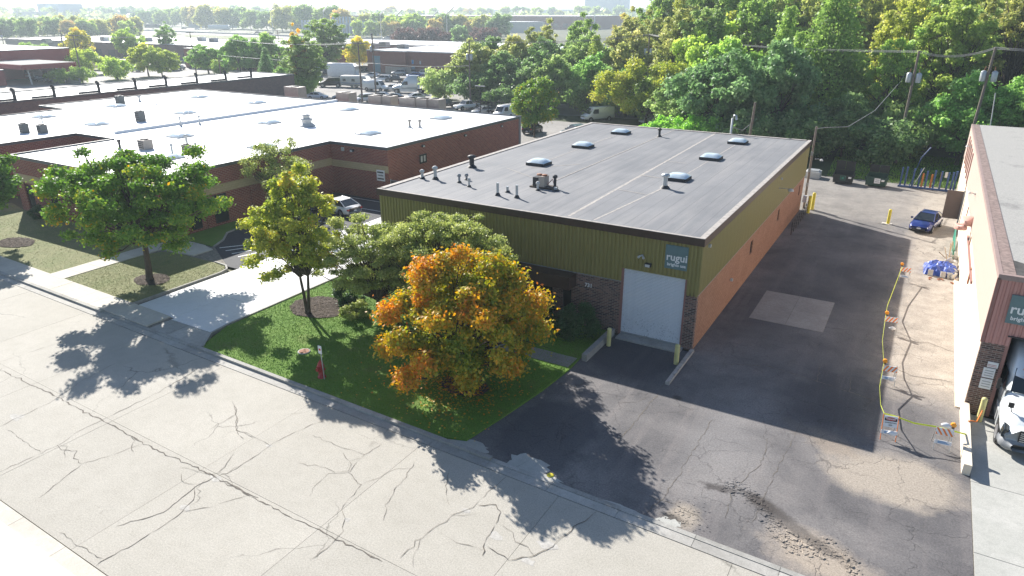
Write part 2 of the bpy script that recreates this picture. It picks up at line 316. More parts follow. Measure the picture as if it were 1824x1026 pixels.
    def leaf(nm, stops, tr=.4):
        m = N(nm); a = m.n('ShaderNodeAttribute', attribute_name='tint'); c = m.ramp(a.outputs['Fac'], stops)
        oi = m.n('ShaderNodeObjectInfo'); c = m.mix(1.0, c, oi.outputs['Color'], 'MULTIPLY')
        m.base(c); m.pr(Roughness=.5); m.b.inputs['Specular IOR Level'].default_value = .35
        t = m.n('ShaderNodeBsdfTranslucent'); hs = m.n('ShaderNodeHueSaturation', i_Saturation=1.1, i_Value=1.3); m.l(c, hs.inputs['Color']); m.l(hs.outputs[0], t.inputs[0])
        mx = m.n('ShaderNodeMixShader'); mx.inputs[0].default_value = tr; m.l(m.b.outputs[0], mx.inputs[1]); m.l(t.outputs[0], mx.inputs[2]); m.l(mx.outputs[0], m.out.inputs[0]); MT[nm] = m.mat
    leaf('leaf_locust', [(0., (.10, .21, .04)), (.55, (.19, .34, .055)), (.82, (.33, .40, .06)), (.97, (.6, .48, .05)), (1., (.7, .38, .03))])
    leaf('leaf_yellowgreen', [(0., (.20, .30, .045)), (.45, (.44, .50, .09)), (.85, (.66, .60, .12)), (1., (.55, .30, .06))], .45)
    leaf('leaf_orange', [(0., (.11, .21, .03)), (.4, (.27, .34, .04)), (.6, (.5, .44, .05)), (.8, (.72, .38, .04)), (1., (.74, .24, .04))])
    leaf('leaf_crab', [(0., (.18, .24, .06)), (.5, (.36, .42, .12)), (1., (.62, .64, .24))])
    leaf('leaf_wood', [(0., (.19, .245, .11)), (.5, (.37, .43, .19)), (.85, (.59, .60, .31)), (1., (.7, .64, .38))], .5)
    leaf('leaf_bush', [(0., (.03, .09, .03)), (1., (.08, .16, .05))], .2)
mk()

# ---------------------------------------------------------------- foliage
def leaf_mesh(name, ctr, nrm, size, tint, mats, extra=None, rng=None, droop=0.0):
    n = len(ctr); rnd = rng.normal(size=(n, 3))
    nrm = nrm/np.maximum(1e-6, np.linalg.norm(nrm, axis=1, keepdims=True))
    a = np.cross(nrm, rnd); a /= np.maximum(1e-6, np.linalg.norm(a, axis=1, keepdims=True)); b = np.cross(nrm, a)
    a[:, 2] -= droop; s = size[:, None]*.5
    v = np.empty((n, 4, 3)); v[:, 0] = ctr+a*s*1.25; v[:, 1] = ctr+b*s*.8; v[:, 2] = ctr-a*s*1.25; v[:, 3] = ctr-b*s*.8+nrm*s*.25
    v = v.reshape(-1, 3)
    ev, ef = ([], []) if extra is None else (extra.v, extra.f)
    ne = len(ev); tv = np.vstack([v, np.array(ev, float).reshape(-1, 3)]) if ne else v
    me = bpy.data.meshes.new(name); me.vertices.add(len(tv)); me.vertices.foreach_set('co', tv.ravel())
    loops = np.arange(4*n); el = [i+4*n for f in ef for i in f]; ls = [len(f) for f in ef]
    allv = np.concatenate([loops, np.array(el, int)]) if el else loops
    me.loops.add(len(allv)); me.loops.foreach_set('vertex_index', allv.astype(np.int32))
    me.polygons.add(n+len(ef)); st = np.concatenate([np.arange(n)*4, 4*n+np.cumsum([0]+ls[:-1])]) if ef else np.arange(n)*4
    me.polygons.foreach_set('loop_start', st.astype(np.int32))
    for q in mats: me.materials.append(q)
    mi = np.concatenate([np.zeros(n, np.int32), np.ones(len(ef), np.int32)]); me.polygons.foreach_set('material_index', mi)
    at_ = me.attributes.new('tint', 'FLOAT', 'POINT')
    at_.data.foreach_set('value', np.concatenate([np.repeat(np.clip(tint, 0, 1), 4), np.zeros(ne)]).astype(np.float32))
    me.update(calc_edges=True); me.validate()
    return me
def crown_clusters(rng, n, c, r, shell=.45, cr=(.16, .3), power=1.0, egg=0.0, zmin=None):
    out = []; R0 = (r[0]*r[1]*r[2])**(1/3)
    while len(out) < n:
        d = rng.normal(size=3); d /= np.linalg.norm(d); k = (shell+(1-shell)*rng.random()**.6)*(1+.1*rng.normal())
        p = d*k; s = 1-egg*p[2]
        q = np.array([c[0]+p[0]*r[0]*s, c[1]+p[1]*r[1]*s, c[2]+p[2]*r[2]])
        if zmin and q[2] < zmin: continue
        out.append((q, R0*rng.uniform(*cr)))
    return out
def leaves_from(rng, cl, n, size, cc, flat=.75, tbase=.35, tvar=.3, tout=.3, rr=1.0, fill=.35):
    P = np.array([c for c, _ in cl]); R_ = np.array([r for _, r in cl]); wt = R_**2/np.sum(R_**2)
    i = rng.choice(len(cl), n, p=wt); d = rng.normal(size=(n, 3)); d[:, 2] = d[:, 2]*.9+.25; d /= np.linalg.norm(d, axis=1, keepdims=True)
    k = fill+(1-fill)*rng.random(n)**.5; k *= 1+.26*rng.normal(size=n)
    off = d*(R_[i]*k)[:, None]; off[:, 2] *= flat; p = P[i]+off
    ct = rng.normal(size=len(cl))*tvar*.38
    o = p-np.array(cc[0]); o /= np.array(cc[1]); rad = np.minimum(np.linalg.norm(o, axis=1), 1.05)
    t = tbase+ct[i]+rng.normal(size=n)*tvar*.5+tout*(rad-.7)*1.6+.12*(k-.7)
    nr = d*.7+rng.normal(size=(n, 3))*.7; nr[:, 2] += .35
    return p, nr, size*(.7+.6*rng.random(n)), t
def limbs(rng, cl, base, fork, r0, mb, frac=.6, wig=.12, lean=(0, 0), n=6, r_end=.015):
    b = Vector(base); f = Vector(fork)
    mb.tube([b+Vector((0, 0, -.15)), b+(f-b)*.08, b+(f-b)*.5+Vector((rng.normal()*wig*.3, rng.normal()*wig*.3, 0)), f], [r0*1.5, r0*1.05, r0*.85, r0*.7], 9)
    for c, r in cl:
        if rng.random() > frac: continue
        c = Vector(c); h = f.z+(c.z-f.z)*.08*rng.random(); s = f.lerp(c, .02); L = (c-f).length
        m1 = f.lerp(c, .35)+Vector((rng.normal(), rng.normal(), rng.normal()+1.0))*wig*L*.35
        m2 = f.lerp(c, .7)+Vector((rng.normal(), rng.normal(), rng.normal()+.6))*wig*L*.3
        rs = r0*.42*min(1, .5+r)
        mb.tube([s, m1, m2, c], [rs, rs*.6, rs*.32, r_end], n, cap=False)
        for _ in range(2):
            e = c+Vector(rng.normal(size=3))*r*.6; mb.tube([m2, (m2+e)/2+Vector((0, 0, .1*r)), e], [rs*.25, rs*.18, r_end*.6], 4, cap=False)
def near_tree(name, label, base, trunk, leafmat, seed, nleaf, size, c, r, ncl=70, shell=.45, cr=(.16, .3), egg=0, fork=None, r0=.16, flat=.75, tb=.35, tv=.3, to=.3, frac=.6, stems=None, extra_cl=(), droop=.15, fill=.35, zmin=None, cat='tree', group=None):
    rng = np.random.default_rng(seed); t = thing(name, label, cat, base, group=group)
    cl = crown_clusters(rng, ncl, c, r, shell, cr, egg=egg, zmin=zmin)+[(np.array(a), b) for a, b in extra_cl]
    p, nr, s, ti = leaves_from(rng, cl, nleaf, size, (c, r), flat, tb, tv, to, fill=fill)
    me = leaf_mesh('crown', p, nr, s, ti, [leafmat], None, rng, droop); o = link('crown', me, t)
    mb = MB(); fork = fork or (0, 0, c[2]-r[2]*.75)
    if stems:
        for (bx, by, fx, fy, fz, rr_) in stems:
            sub = [q for q in cl if (q[0][0]-fx)**2+(q[0][1]-fy)**2 < (max(r[:2])*.75)**2]
            limbs(rng, sub, (bx, by, 0), (fx, fy, fz), rr_, mb, frac)
    else: limbs(rng, cl, (0, 0, 0), fork, r0, mb, frac)
    mb.build('trunk', MT['bark'], t); return t
WT = {}
def wood_variant(key, seed, nleaf, size, c, r, ncl, cr, egg=0, shell=.35, trunk_r=.22, tv=.3, cone=False, fill=.3, frac=.35, multi=False):
    rng = np.random.default_rng(seed)
    if cone:
        cl = []
        for _ in range(ncl):
            z = rng.random()**1.15; a = rng.random()*6.283; rad = r[0]*(1-z)**.85*(.55+.45*rng.random())+.15
            cl.append((np.array([rad*math.cos(a), rad*math.sin(a), c[2]-r[2]+z*2*r[2]]), r[0]*(.34*(1-z)+.16)))
    else: cl = crown_clusters(rng, ncl, c, r, shell, cr, egg=egg)
    p, nr, s, ti = leaves_from(rng, cl, nleaf, size, (c, r), .85, .4, tv, .25, fill=fill)
    me = leaf_mesh('crown', p, nr, s, ti, [MT['leaf_wood']], None, rng, .1)
    mb = MB(); limbs(rng, cl, (0, 0, 0), (0, 0, max(.6, c[2]-r[2]*.7)), trunk_r, mb, frac, n=4)
    WT[key] = (me, mb.mesh('trunk', MT['bark']))
def wood_tree(key, loc, label, col, scale=1.0, group=None, name='tree', rz=None, cat='tree', joined=False, sz=None):
    me, tm = WT[key]; t = thing(name, label, cat, loc, random.uniform(0, 6.28) if rz is None else rz, group)
    t.scale = (scale, scale, sz or scale)
    o = link('crown', me, t); o.color = (*col, 1)
    if not joined: link('trunk', tm, t)
    return t
def grass_field(name, poly, n, z, mat, seed, h=(.04, .09), w=.032, parent=None, avoid=()):
    rng = np.random.default_rng(seed); xs = [p[0] for p in poly]; ys = [p[1] for p in poly]
    P = np.stack([rng.uniform(min(xs), max(xs), n*2), rng.uniform(min(ys), max(ys), n*2)], 1)
    ins = np.zeros(len(P), bool); k = len(poly)
    for i in range(k):
        (x0, y0), (x1, y1) = poly[i], poly[(i+1) % k]
        cnd = (y0 > P[:, 1]) != (y1 > P[:, 1])
        if y0 != y1: ins ^= cnd & (P[:, 0] < (x1-x0)*(P[:, 1]-y0)/(y1-y0)+x0)
    for (ax, ay, ar, br) in avoid: ins &= ((P[:, 0]-ax)/ar)**2+((P[:, 1]-ay)/br)**2 > 1
    P = P[ins][:n]; n = len(P); th = rng.random(n)*6.283; hh = rng.uniform(*h, n); d = np.stack([np.cos(th), np.sin(th)], 1)*w*.5
    lean = rng.normal(size=(n, 2))*.03
    v = np.empty((n, 3, 3)); v[:, 0, :2] = P-d; v[:, 1, :2] = P+d; v[:, 2, :2] = P+lean; v[:, :2, 2] = z; v[:, 2, 2] = z+hh
    me = bpy.data.meshes.new(name); me.vertices.add(3*n); me.vertices.foreach_set('co', v.ravel()); me.loops.add(3*n); me.loops.foreach_set('vertex_index', np.arange(3*n, dtype=np.int32))
    me.polygons.add(n); me.polygons.foreach_set('loop_start', np.arange(0, 3*n, 3, dtype=np.int32)); me.materials.append(mat)
    a = me.attributes.new('tint', 'FLOAT', 'POINT'); pt = .5+.5*np.sin(P[:, 0]*.9+1.3*np.sin(P[:, 1]*.7))*np.sin(P[:, 1]*.8+.5)
    a.data.foreach_set('value', np.repeat(np.clip(.25+.45*pt+rng.normal(size=n)*.15, 0, 1), 3).astype(np.float32)); me.update(calc_edges=True)
    return link(name, me, parent)

# ---------------------------------------------------------------- ground, road, kerbs
def slope(x): return -.027*(x+5)                       # the street runs slightly askew to the buildings
YK, YC, YN = 20.45, 14.15, 8.55                        # kerb line, centre joint, near kerb
def sheet(name, poly, z, mat, kind='structure', parent=None):
    o = MB().quad(*[(x, y, z) for x, y in poly]).build(name, mat, parent)
    if kind: o['kind'] = kind
    return o
sheet('ground', [(-3000, -400), (1500, -400), (1500, 4200), (-3000, 4200)], -.14, MT['ground'])
XL, XR = -150, 40
road = sheet('road', [(XL, YN+slope(XL)), (XR, YN+slope(XR)), (XR, YK+slope(XR)), (XL, YK+slope(XL))], -.035, MT['joint'])
jn = [-30.6+6.9*k for k in range(-12, 8)]
for a, b in zip(jn[:-1], jn[1:]):
    for (y0, y1) in ((YN, YC), (YC, YK)):
        g = .007; d = random.uniform(-.003, .003)
        mb = MB(); mb.prism([(a+g, y0+g+slope(a)), (b-g, y0+g+slope(b)), (b-g, y1-g+slope(b)), (a+g, y1-g+slope(a))], -.2, d)
        mb.build('concrete_slab', MT['road'], road)
def zp(off, s, pts, z=.006): return [at(off[0]+x/s, off[1]+y/s, z)[:2] for x, y in pts]
CR = []
A, B, Cc = ((0, 600), 2.409), ((400, 600), 2.566), ((1100, 680), 2.519)
for o_, wd, pts in (
    (A, .10, [(0,138),(100,190),(220,245),(330,305),(440,357),(560,425),(700,498),(800,540),(920,600),(1050,665),(1108,690)]), (B, .09, [(0,670),(120,730),(280,810),(430,885),(560,945),(720,1026)]),
    (A, .05, [(0,580),(250,465),(330,410),(440,357),(640,258),(700,225),(780,180),(840,140)]), (A, .05, [(240,465),(290,487),(325,490),(320,520),(350,545),(270,608),(170,690)]), (A, .03, [(350,545),(460,515),(600,462)]),
    (A, .04, [(0,384),(80,345),(230,275),(350,190),(500,110)]), (A, .04, [(35,400),(90,440),(175,498)]), (A, .06, [(920,605),(860,630),(780,690),(700,750),(650,768),(500,812)]), (A, .05, [(840,640),(830,700),(780,750),(700,810),(550,905),(460,945),(350,1026)]),
    (A, .03, [(780,750),(900,730),(1060,680)]), (A, .035, [(930,600),(1000,575),(1108,505)]), (A, .035, [(1108,440),(1015,400),(1018,320),(1000,285)]), (A, .025, [(1015,400),(975,412)]), (A, .03, [(0,108),(180,48),(280,20)]), (A, .03, [(250,840),(330,895),(440,950)]),
    (A, .03, [(860,570),(900,590),(930,585),(985,600)]), (A, .03, [(880,610),(850,650),(860,690),(820,720)]), (A, .03, [(950,610),(1000,640),(985,600),(940,580)]),
    (B, .035, [(0,630),(130,550),(210,495),(330,430),(460,380)]), (B, .03, [(210,495),(130,455),(50,428),(60,380),(50,330),(38,290)]), (B, .03, [(385,730),(430,660),(480,620),(510,625),(570,618),(640,540),(720,488)]),
    (B, .035, [(570,618),(600,660),(625,675),(590,720),(530,790),(555,830),(530,910),(440,985),(390,1020)]), (B, .03, [(625,675),(700,640),(760,610),(850,600)]), (B, .025, [(330,580),(410,590),(480,605),(510,625)]), (B, .03, [(725,840),(740,770),(780,700),(830,640),(860,590),(880,560)]),
    (B, .04, [(800,1010),(900,920),(980,860),(1030,820),(1100,790),(1160,760),(1200,710),(1290,640)]), (B, .03, [(980,895),(1060,940),(1140,960),(1180,975)]), (B, .06, [(1180,1000),(1190,940),(1230,880),(1260,800),(1240,770),(1160,770)]), (B, .05, [(1200,960),(1300,1020),(1420,1000),(1500,960),(1560,900),(1640,840),(1700,800)]),
    (B, .03, [(1030,770),(1010,730),(1010,680),(1030,600)]), (B, .025, [(400,450),(500,490),(640,540)])):
    CR.append((wd, zp(*o_, pts)))
AC = [(w_, zp(*Cc, p_)) for w_, p_ in ((.05, [(0,265),(60,200),(180,60),(210,10)]), (.04, [(110,600),(210,525),(260,440),(350,290),(430,170)]), (.03, [(600,640),(640,560),(710,400),(790,250),(840,150)]), (.03, [(0,95),(100,90),(150,60)]), (.04, [(80,490),(230,540),(350,600),(400,640)]), (.03, [(480,620),(520,480),(640,370),(680,250)]))]
AC += [(.07, [(-7.6, 35.0), (-4.9, 36.2), (-2.2, 35.7), (.2, 35.1)]), (.05, [(-2.6, 37.8), (-2.4, 35.6)]), (.04, [(-1.0, 37.2), (-.8, 35.3)]), (.04, [(.9, 39.4), (1.9, 38.9), (3.7, 39.2)]), (.05, [(1.9, 43.7), (2.5, 43.9), (3.9, 43.1)]), (.03, [(1.8, 41.4), (2.6, 41.2)]), (.03, [(.8, 36.2), (2.3, 35.7), (3.9, 34.6)])]
def ribbon(mb, pts, wd, z, rng, jag=1.0):
    # a meandering, ragged crack
    P = [Vector((*p[:2], 0)) for p in pts]; Q = []
    for a, b in zip(P[:-1], P[1:]):
        k = max(2, int((b-a).length/.22)); nn = Vector((-(b-a).y, (b-a).x, 0)).normalized()
        for i in range(k): Q.append(a.lerp(b, i/k)+nn*rng.normal()*.035*jag)
    Q.append(P[-1]); vs = []; fs = []
    for i, q in enumerate(Q):
        d = (Q[min(i+1, len(Q)-1)]-Q[max(i-1, 0)]).normalized(); nn = Vector((-d.y, d.x, 0)); e = wd*.5*abs(rng.normal(1, .45*jag))*(.35 if i in (0, len(Q)-1) else 1)
        vs += [(q+nn*e).to_tuple()[:2]+(z,), (q-nn*e).to_tuple()[:2]+(z,)]
        if i: fs.append((2*i-2, 2*i-1, 2*i+1, 2*i))
    mb.add(vs, fs)
rg = np.random.default_rng(3); mb = MB()
for i, (wd, pts) in enumerate(CR): ribbon(mb, pts, wd*.45, .0065+.0004*i, rg)
for i in range(12):        # hairlines branching off the traced cracks
    wd, pts = CR[rg.integers(len(CR))]; p = pts[rg.integers(len(pts))]; a = rg.random()*6.28; q = [p]
    for _ in range(rg.integers(2, 5)): a += rg.normal()*.6; q.append((q[-1][0]+math.cos(a)*.5, q[-1][1]+math.sin(a)*.5))
    ribbon(mb, q, .014, .0195+.00004*i, rg)
ck = mb.build('crack', MT['crack'], road); ck['kind'] = 'stuff'
mb = MB()
for (px, py, r_) in ((30, 743, .5), (330, 905, .28), (385, 853, .35), (618, 925, .2), (885, 955, .4), (975, 970, .45), (940, 1000, .35), (830, 910, .25), (480, 794, .2), (520, 625, .3), (470, 612, .3)):
    x, y, _ = at(px, py); k = 9; r_ *= .7; mb.quad(*[(x+r_*rg.uniform(.5, 1.1)*math.cos(6.28*i/k)*1.5, y+r_*rg.uniform(.4, 1)*math.sin(6.28*i/k), .0045) for i in range(k)])
s_ = mb.build('spalled_patch', MT['spall'], road); s_['kind'] = 'stuff'

# near side kerb and walk (bottom left corner)
def rq(x0, x1, o0, o1): return [(x0, o0+slope(x0)), (x1, o0+slope(x1)), (x1, o1+slope(x1)), (x0, o1+slope(x0))]
nk = sheet('near_sidewalk', rq(XL, XR, YN-3.4, YN-.02), -.03, MT['joint'])
x = -60.0
while x < 0:
    MB().prism(rq(x+.01, x+2.99, YN-.62, YN-.03), -.1, .012).build('gutter_slab', MT['walk'], nk)
    MB().prism(rq(x+.01, x+2.99, YN-2.6, YN-.645), -.1, .10).build('concrete_slab', MT['drive'], nk)
    x += 3.0
sheet('near_verge', rq(XL, XR, YN-14, YN-2.6), .06, MT['lawn'])
# north gutter and kerb
gut = sheet('north_gutter', rq(XL, XR, YK+.02, YK+.98), -.03, MT['joint'])
x = -112.5
while x < 30:
    MB().prism(rq(x+.008, x+2.992, YK+.03, YK+.48), -.1, .006+random.uniform(-.002, .002)).build('gutter_slab', MT['gutter'], gut)
    lot = -14.9 < x+1.5 or -42.9 < x+1.5 < -33.0
    MB().prism(rq(x+.008, x+2.992, YK+.495, YK+.72), -.1, .03 if lot else .13).build('kerb_stone', MT['kerb'], gut)
    x += 3.0
# yard asphalt
def ya(x, o=.74): return YK+o+slope(x)
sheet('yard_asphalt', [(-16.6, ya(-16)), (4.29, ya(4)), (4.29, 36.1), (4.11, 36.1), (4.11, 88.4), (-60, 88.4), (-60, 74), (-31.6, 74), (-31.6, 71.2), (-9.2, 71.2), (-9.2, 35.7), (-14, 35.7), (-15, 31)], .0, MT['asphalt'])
sheet('rear_car_park', [(-330, 78), (-60.01, 78), (-60.01, 88.41), (-31, 88.41), (-27, 124), (-100, 146), (-125, 205), (-420, 190)], -.008, MT['asphalt_rear'])
yc = MB()
for i, (wd, pts) in enumerate(AC): ribbon(yc, pts, wd*.7, .006+.0004*i, rg)
yard = [o for o in C.objects if o.name == 'yard_asphalt'][0]
k_ = yc.build('crack', MT['crack'], yard); k_['kind'] = 'stuff'
# broken asphalt lumps near the street
mb = MB(); mb2 = MB()
def lump(mb, x, y, z, s, rng):
    k = 5; top = [(x+s*rng.uniform(.6, 1.1)*math.cos(6.28*i/k), y+s*rng.uniform(.6, 1.1)*math.sin(6.28*i/k)) for i in range(k)]
    n = len(mb.v); h = s*rng.uniform(.12, .4)
    mb.add([(a, b, z-.01) for a, b in top]+[(x+(a-x)*.75, y+(b-y)*.75, z+h*rng.uniform(.7, 1)) for a, b in top], [(i, (i+1) % k, (i+1) % k+k, i+k) for i in range(k)]+[tuple(range(k, 2*k))])
for i in range(900):
    t = rg.random(); x = -4.4+t*5.4; y = 24.6-t*2.8+rg.normal()*.28+.5*math.sin(t*9); lump(mb, x, y, 0, rg.uniform(.02, .08) if rg.random() < .85 else rg.uniform(.08, .15), rg)
for i in range(150): lump(mb, -5.3+rg.normal()*.5, 22.0+rg.normal()*.45, 0, rg.uniform(.02, .07), rg)
for i in range(160): lump(mb, rg.uniform(-.5, 3.2), rg.normal(29.4, 1.4), 0, rg.uniform(.012, .035), rg)
r_ = mb.build('rubble', MT['asphalt'], yard); r_['kind'] = 'stuff'
# concrete pads set in the yard
pd = sheet('yard_patch', [(-7.42, 42.25), (-3.03, 42.25), (-3.03, 47.62), (-7.42, 47.62)], .001, MT['joint'])
for (a, b) in ((-7.4, -5.25), (-5.22, -3.05)):
    for (c_, d) in ((42.28, 44.95), (44.97, 47.6)): MB().prism([(a, c_), (b, c_), (b, d), (a, d)], -.05, .008).build('concrete_slab', MT['patch'], pd)
# apron before the right hand building
ra = sheet('right_apron', [(4.3, ya(4.3)), (30, ya(30)), (30, 36.0), (4.3, 36.0)], -.005, MT['joint'])
for i in range(5):
    for (a, b) in ((20.9, 25.3), (25.33, 30.0), (30.03, 36.0)):
        x0 = 4.32+i*4.2; MB().prism([(x0, a), (x0+4.17, a), (x0+4.17, b), (x0, b)], -.08, .012).build('concrete_slab', MT['apron'], ra)
mb = MB()
for (cx_, cy_, a_, b_) in ((-15.0, 21.75, 1.1, .38), (-12.0, 21.9, 1.0, .62), (-11.2, 21.35, 1.4, .25), (-7.6, 21.2, .8, .2), (-5.6, 21.3, .5, .3)):
    mb.quad(*[(cx_+a_*rg.uniform(.6, 1.15)*math.cos(6.283*i/24), cy_+b_*rg.uniform(.6, 1.2)*math.sin(6.283*i/24), .008+.0005*cx_/-3) for i in range(24)])
s_ = mb.build('worn_concrete', MT['apron'], yard); s_['kind'] = 'stuff'

# left walks, drive, parking
wk = sheet('sidewalk', rq(-112, -38.6, YK+.74, YK+2.42), .03, MT['joint']); x = -111.8
while x < -39:
    x1 = min(x+1.62, -38.62); MB().prism(rq(x+.01, x1-.01, YK+.75, YK+2.40), 0, .115+random.uniform(-.004, .004)).build('concrete_slab', MT['walk'], wk); x += 1.62
pw = sheet('front_path', [(-53.4, 23.9), (-51.5, 23.9), (-51.5, 30.5), (-43.9, 32.0), (-48.3, 34.4), (-53.25, 34.4)], .04, MT['joint'])
for i in range(6):
    y0 = 23.95+i*1.42; MB().prism([(-53.38, y0), (-51.52, y0), (-51.52, y0+1.4), (-53.38, y0+1.4)], 0, .12).build('concrete_slab', MT['walk'], pw)
for (a, b, c_, d, e, f) in ((-53.38, -51.4, 32.47, 34.3, 32.47, 34.3), (-51.38, -49.3, 31.9, 34.3, 31.9, 34.3), (-49.28, -47.9, 32.0, 34.2, 32.1, 33.9)):
    MB().prism([(a, c_), (b, e), (b, f), (a, d)], 0, .12).build('concrete_slab', MT['walk'], pw)
dv = sheet('driveway', [(-42.6, 23.6), (-34.9, 23.6), (-34.9, 53.4), (-42.6, 53.4)], .0, MT['joint'])
y = 23.6
while y < 53:
    for (a, b) in ((-42.58, -38.76), (-38.74, -34.92)): MB().prism([(a, y+.005), (b, y+.005), (b, y+4.2), (a, y+4.2)], -.05, .022).build('concrete_slab', MT['drive'], dv)
    y += 4.23
ap = sheet('driveway_apron', [(-42.9, 22.15), (-33.2, 21.95), (-34.9, 23.58), (-42.9, 23.58)], .0, MT['joint'])
for (a, b) in ((-42.88, -39.9), (-39.87, -36.9)): MB().prism([(a, ya(a)+.01), (b, ya(b)+.01), (b, 23.56), (a, 23.56)], -.05, .02).build('concrete_slab', MT['gutter'], ap)
MB().prism([(-36.87, ya(-36.9)+.01), (-33.4, ya(-33.4)+.01), (-34.92, 23.56), (-36.87, 23.56)], -.05, .02).build('concrete_slab', MT['gutter'], ap)
sheet('side_parking', [(-53.2, 34.4), (-51.2, 34.4), (-48.2, 34.35), (-43.9, 31.95), (-42.61, 31.95), (-42.61, 53.3), (-53.2, 53.3)], .014, MT['asphalt_new'])
mb = MB()
def line(mb, a, b, w_, z=.022):
    a = Vector((*a, 0)); b = Vector((*b, 0)); d = (b-a).normalized(); n_ = Vector((-d.y, d.x, 0))*w_/2
    mb.quad(*[(p.x, p.y, z) for p in (a-n_, b-n_, b+n_, a+n_)])
line(mb, (-48.2, 37.3), (-43.2, 37.3), .1); line(mb, (-42.7, 32.2), (-42.7, 44.4), .12, .026)
for i in range(5): line(mb, (-48.0+i*1.05, 34.6-i*.25), (-46.0+i*.75, 37.2), .16)
for i in range(5): line(mb, (-50.4, 41.6+i*2.75), (-43.2, 41.6+i*2.75), .1)
pk = mb.build('parking_lines', plain('line_paint', (.85, .85, .78), .7, sc=6, var=.3)); pk['kind'] = 'structure'

# ---------------------------------------------------------------- lawns
def lawn(name, poly, z=.1, mat='lawn'):
    o = MB().prism(poly, -.1, z).build(name, MT[mat]); o['kind'] = 'structure'; return o
L1 = [(-33.6, ya(-33.6)+.0), (-16.4, ya(-16.4)), (-15.2, 21.9), (-14.75, 24.6), (-14.35, 27.5), (-14.15, 30.2), (-14.2, 31.6), (-14.25, 35.78), (-31.6, 35.78), (-31.6, 53), (-34.65, 53), (-34.65, 24.6)]
l1 = lawn('front_lawn', L1, .085)
L2 = [(-51.45, YK+2.43+slope(-51)), (-43.15, YK+2.43+slope(-43)), (-43.05, 31.0), (-43.7, 31.75), (-45, 31.9), (-49.3, 31.85), (-51.0, 31.5), (-51.45, 30.4)]
l2 = lawn('island_lawn', L2, .085, 'lawn_dry')
L3 = [(-78, YK+2.43+slope(-78)), (-53.45, YK+2.43+slope(-53.4)), (-53.45, 32.65), (-74.2, 32.65), (-78, 33.5)]
l3 = lawn('left_lawn', L3, .085, 'lawn_dry')
lawn('side_strip_lawn', [(-53.2, 34.5), (-48.6, 34.5), (-49.6, 36.2), (-50.9, 37.6), (-51.1, 52), (-53.2, 52)], .08, 'lawn')
for nm, poly, n_, mt, av in (('grass', L1, 90000, 'blade', ((-31.9, 29.6, 1.95, 1.55), (-18, 25.9, 1.5, 1.1))), ('grass', L2, 13000, 'blade_dry', ((-46, 27.2, 1.5, 1.2),)), ('grass', L3, 17000, 'blade_dry', ((-63.5, 26.6, 2.0, 1.3),))):
    g = grass_field(nm, poly, n_, .085, MT[mt], 11+n_, (.03, .075) if mt == 'blade' else (.02, .05), avoid=av); tag(g, {90000: 'short bright green grass on the lawn before the olive building', 13000: 'dry olive grass on the kerbed island beside the white driveway', 17000: 'dry grass on the far left lawn by the brown brick building'}[n_], 'grass', kind='stuff')
sheet('back_grass', [(-9, 88.42), (40, 88.42), (60, 112), (-40, 112), (-30, 90)], .01, MT['wood_floor'])
sheet('wood_floor', [(-100, 112.0), (60, 112.0), (160, 300), (-160, 300), (-110, 146), (-27, 124)], .0, MT['wood_floor'])
g = grass_field('grass', [(-9, 88.5), (5, 88.5), (20, 108), (-10, 108)], 16000, .01, MT['blade'], 77, (.08, .2), .12); tag(g, 'unmown grass behind the blue steel rack under the trees', 'grass', kind='stuff')
def mulch(x, y, rx, ry, seed, label, zz=.085):
    rng = np.random.default_rng(seed); mb = MB(); k = 22; pts = [(x+rx*rng.uniform(.85, 1.05)*math.cos(6.283*i/k), y+ry*rng.uniform(.85, 1.05)*math.sin(6.283*i/k)) for i in range(k)]
    mb.quad(*[(a, b, zz+.03) for a, b in pts])
    for i in range(int(420*rx*ry)):
        r_ = math.sqrt(rng.random())*.97; a = rng.random()*6.283; cx, cy = x+rx*r_*math.cos(a), y+ry*r_*math.sin(a); t = rng.random()*3.14; l, w_ = .06, .022
        dx, dy = math.cos(t), math.sin(t); z0 = zz+.032+rng.random()*.03
        mb.quad((cx-dx*l+dy*w_, cy-dy*l-dx*w_, z0), (cx+dx*l+dy*w_, cy+dy*l-dx*w_, z0+rng.random()*.03), (cx+dx*l-dy*w_, cy+dy*l+dx*w_, z0+rng.random()*.03), (cx-dx*l-dy*w_, cy-dy*l+dx*w_, z0))
    tag(mb.build('mulch_bed', MT['mulch']), label, 'mulch bed', kind='stuff')
mulch(-45.9, 27.2, 1.45, 1.1, 1, 'ring of wood mulch round the trunk on the island lawn')
mulch(-31.9, 29.6, 2.1, 1.7, 2, 'wood mulch bed under the yellow green tree beside the driveway')
mulch(-18.0, 25.9, 1.4, 1.0, 3, 'mulch ring under the orange tree')
mulch(-63.6, 26.8, 1.9, 1.2, 4, 'mulch bed on the lawn at the far left edge')
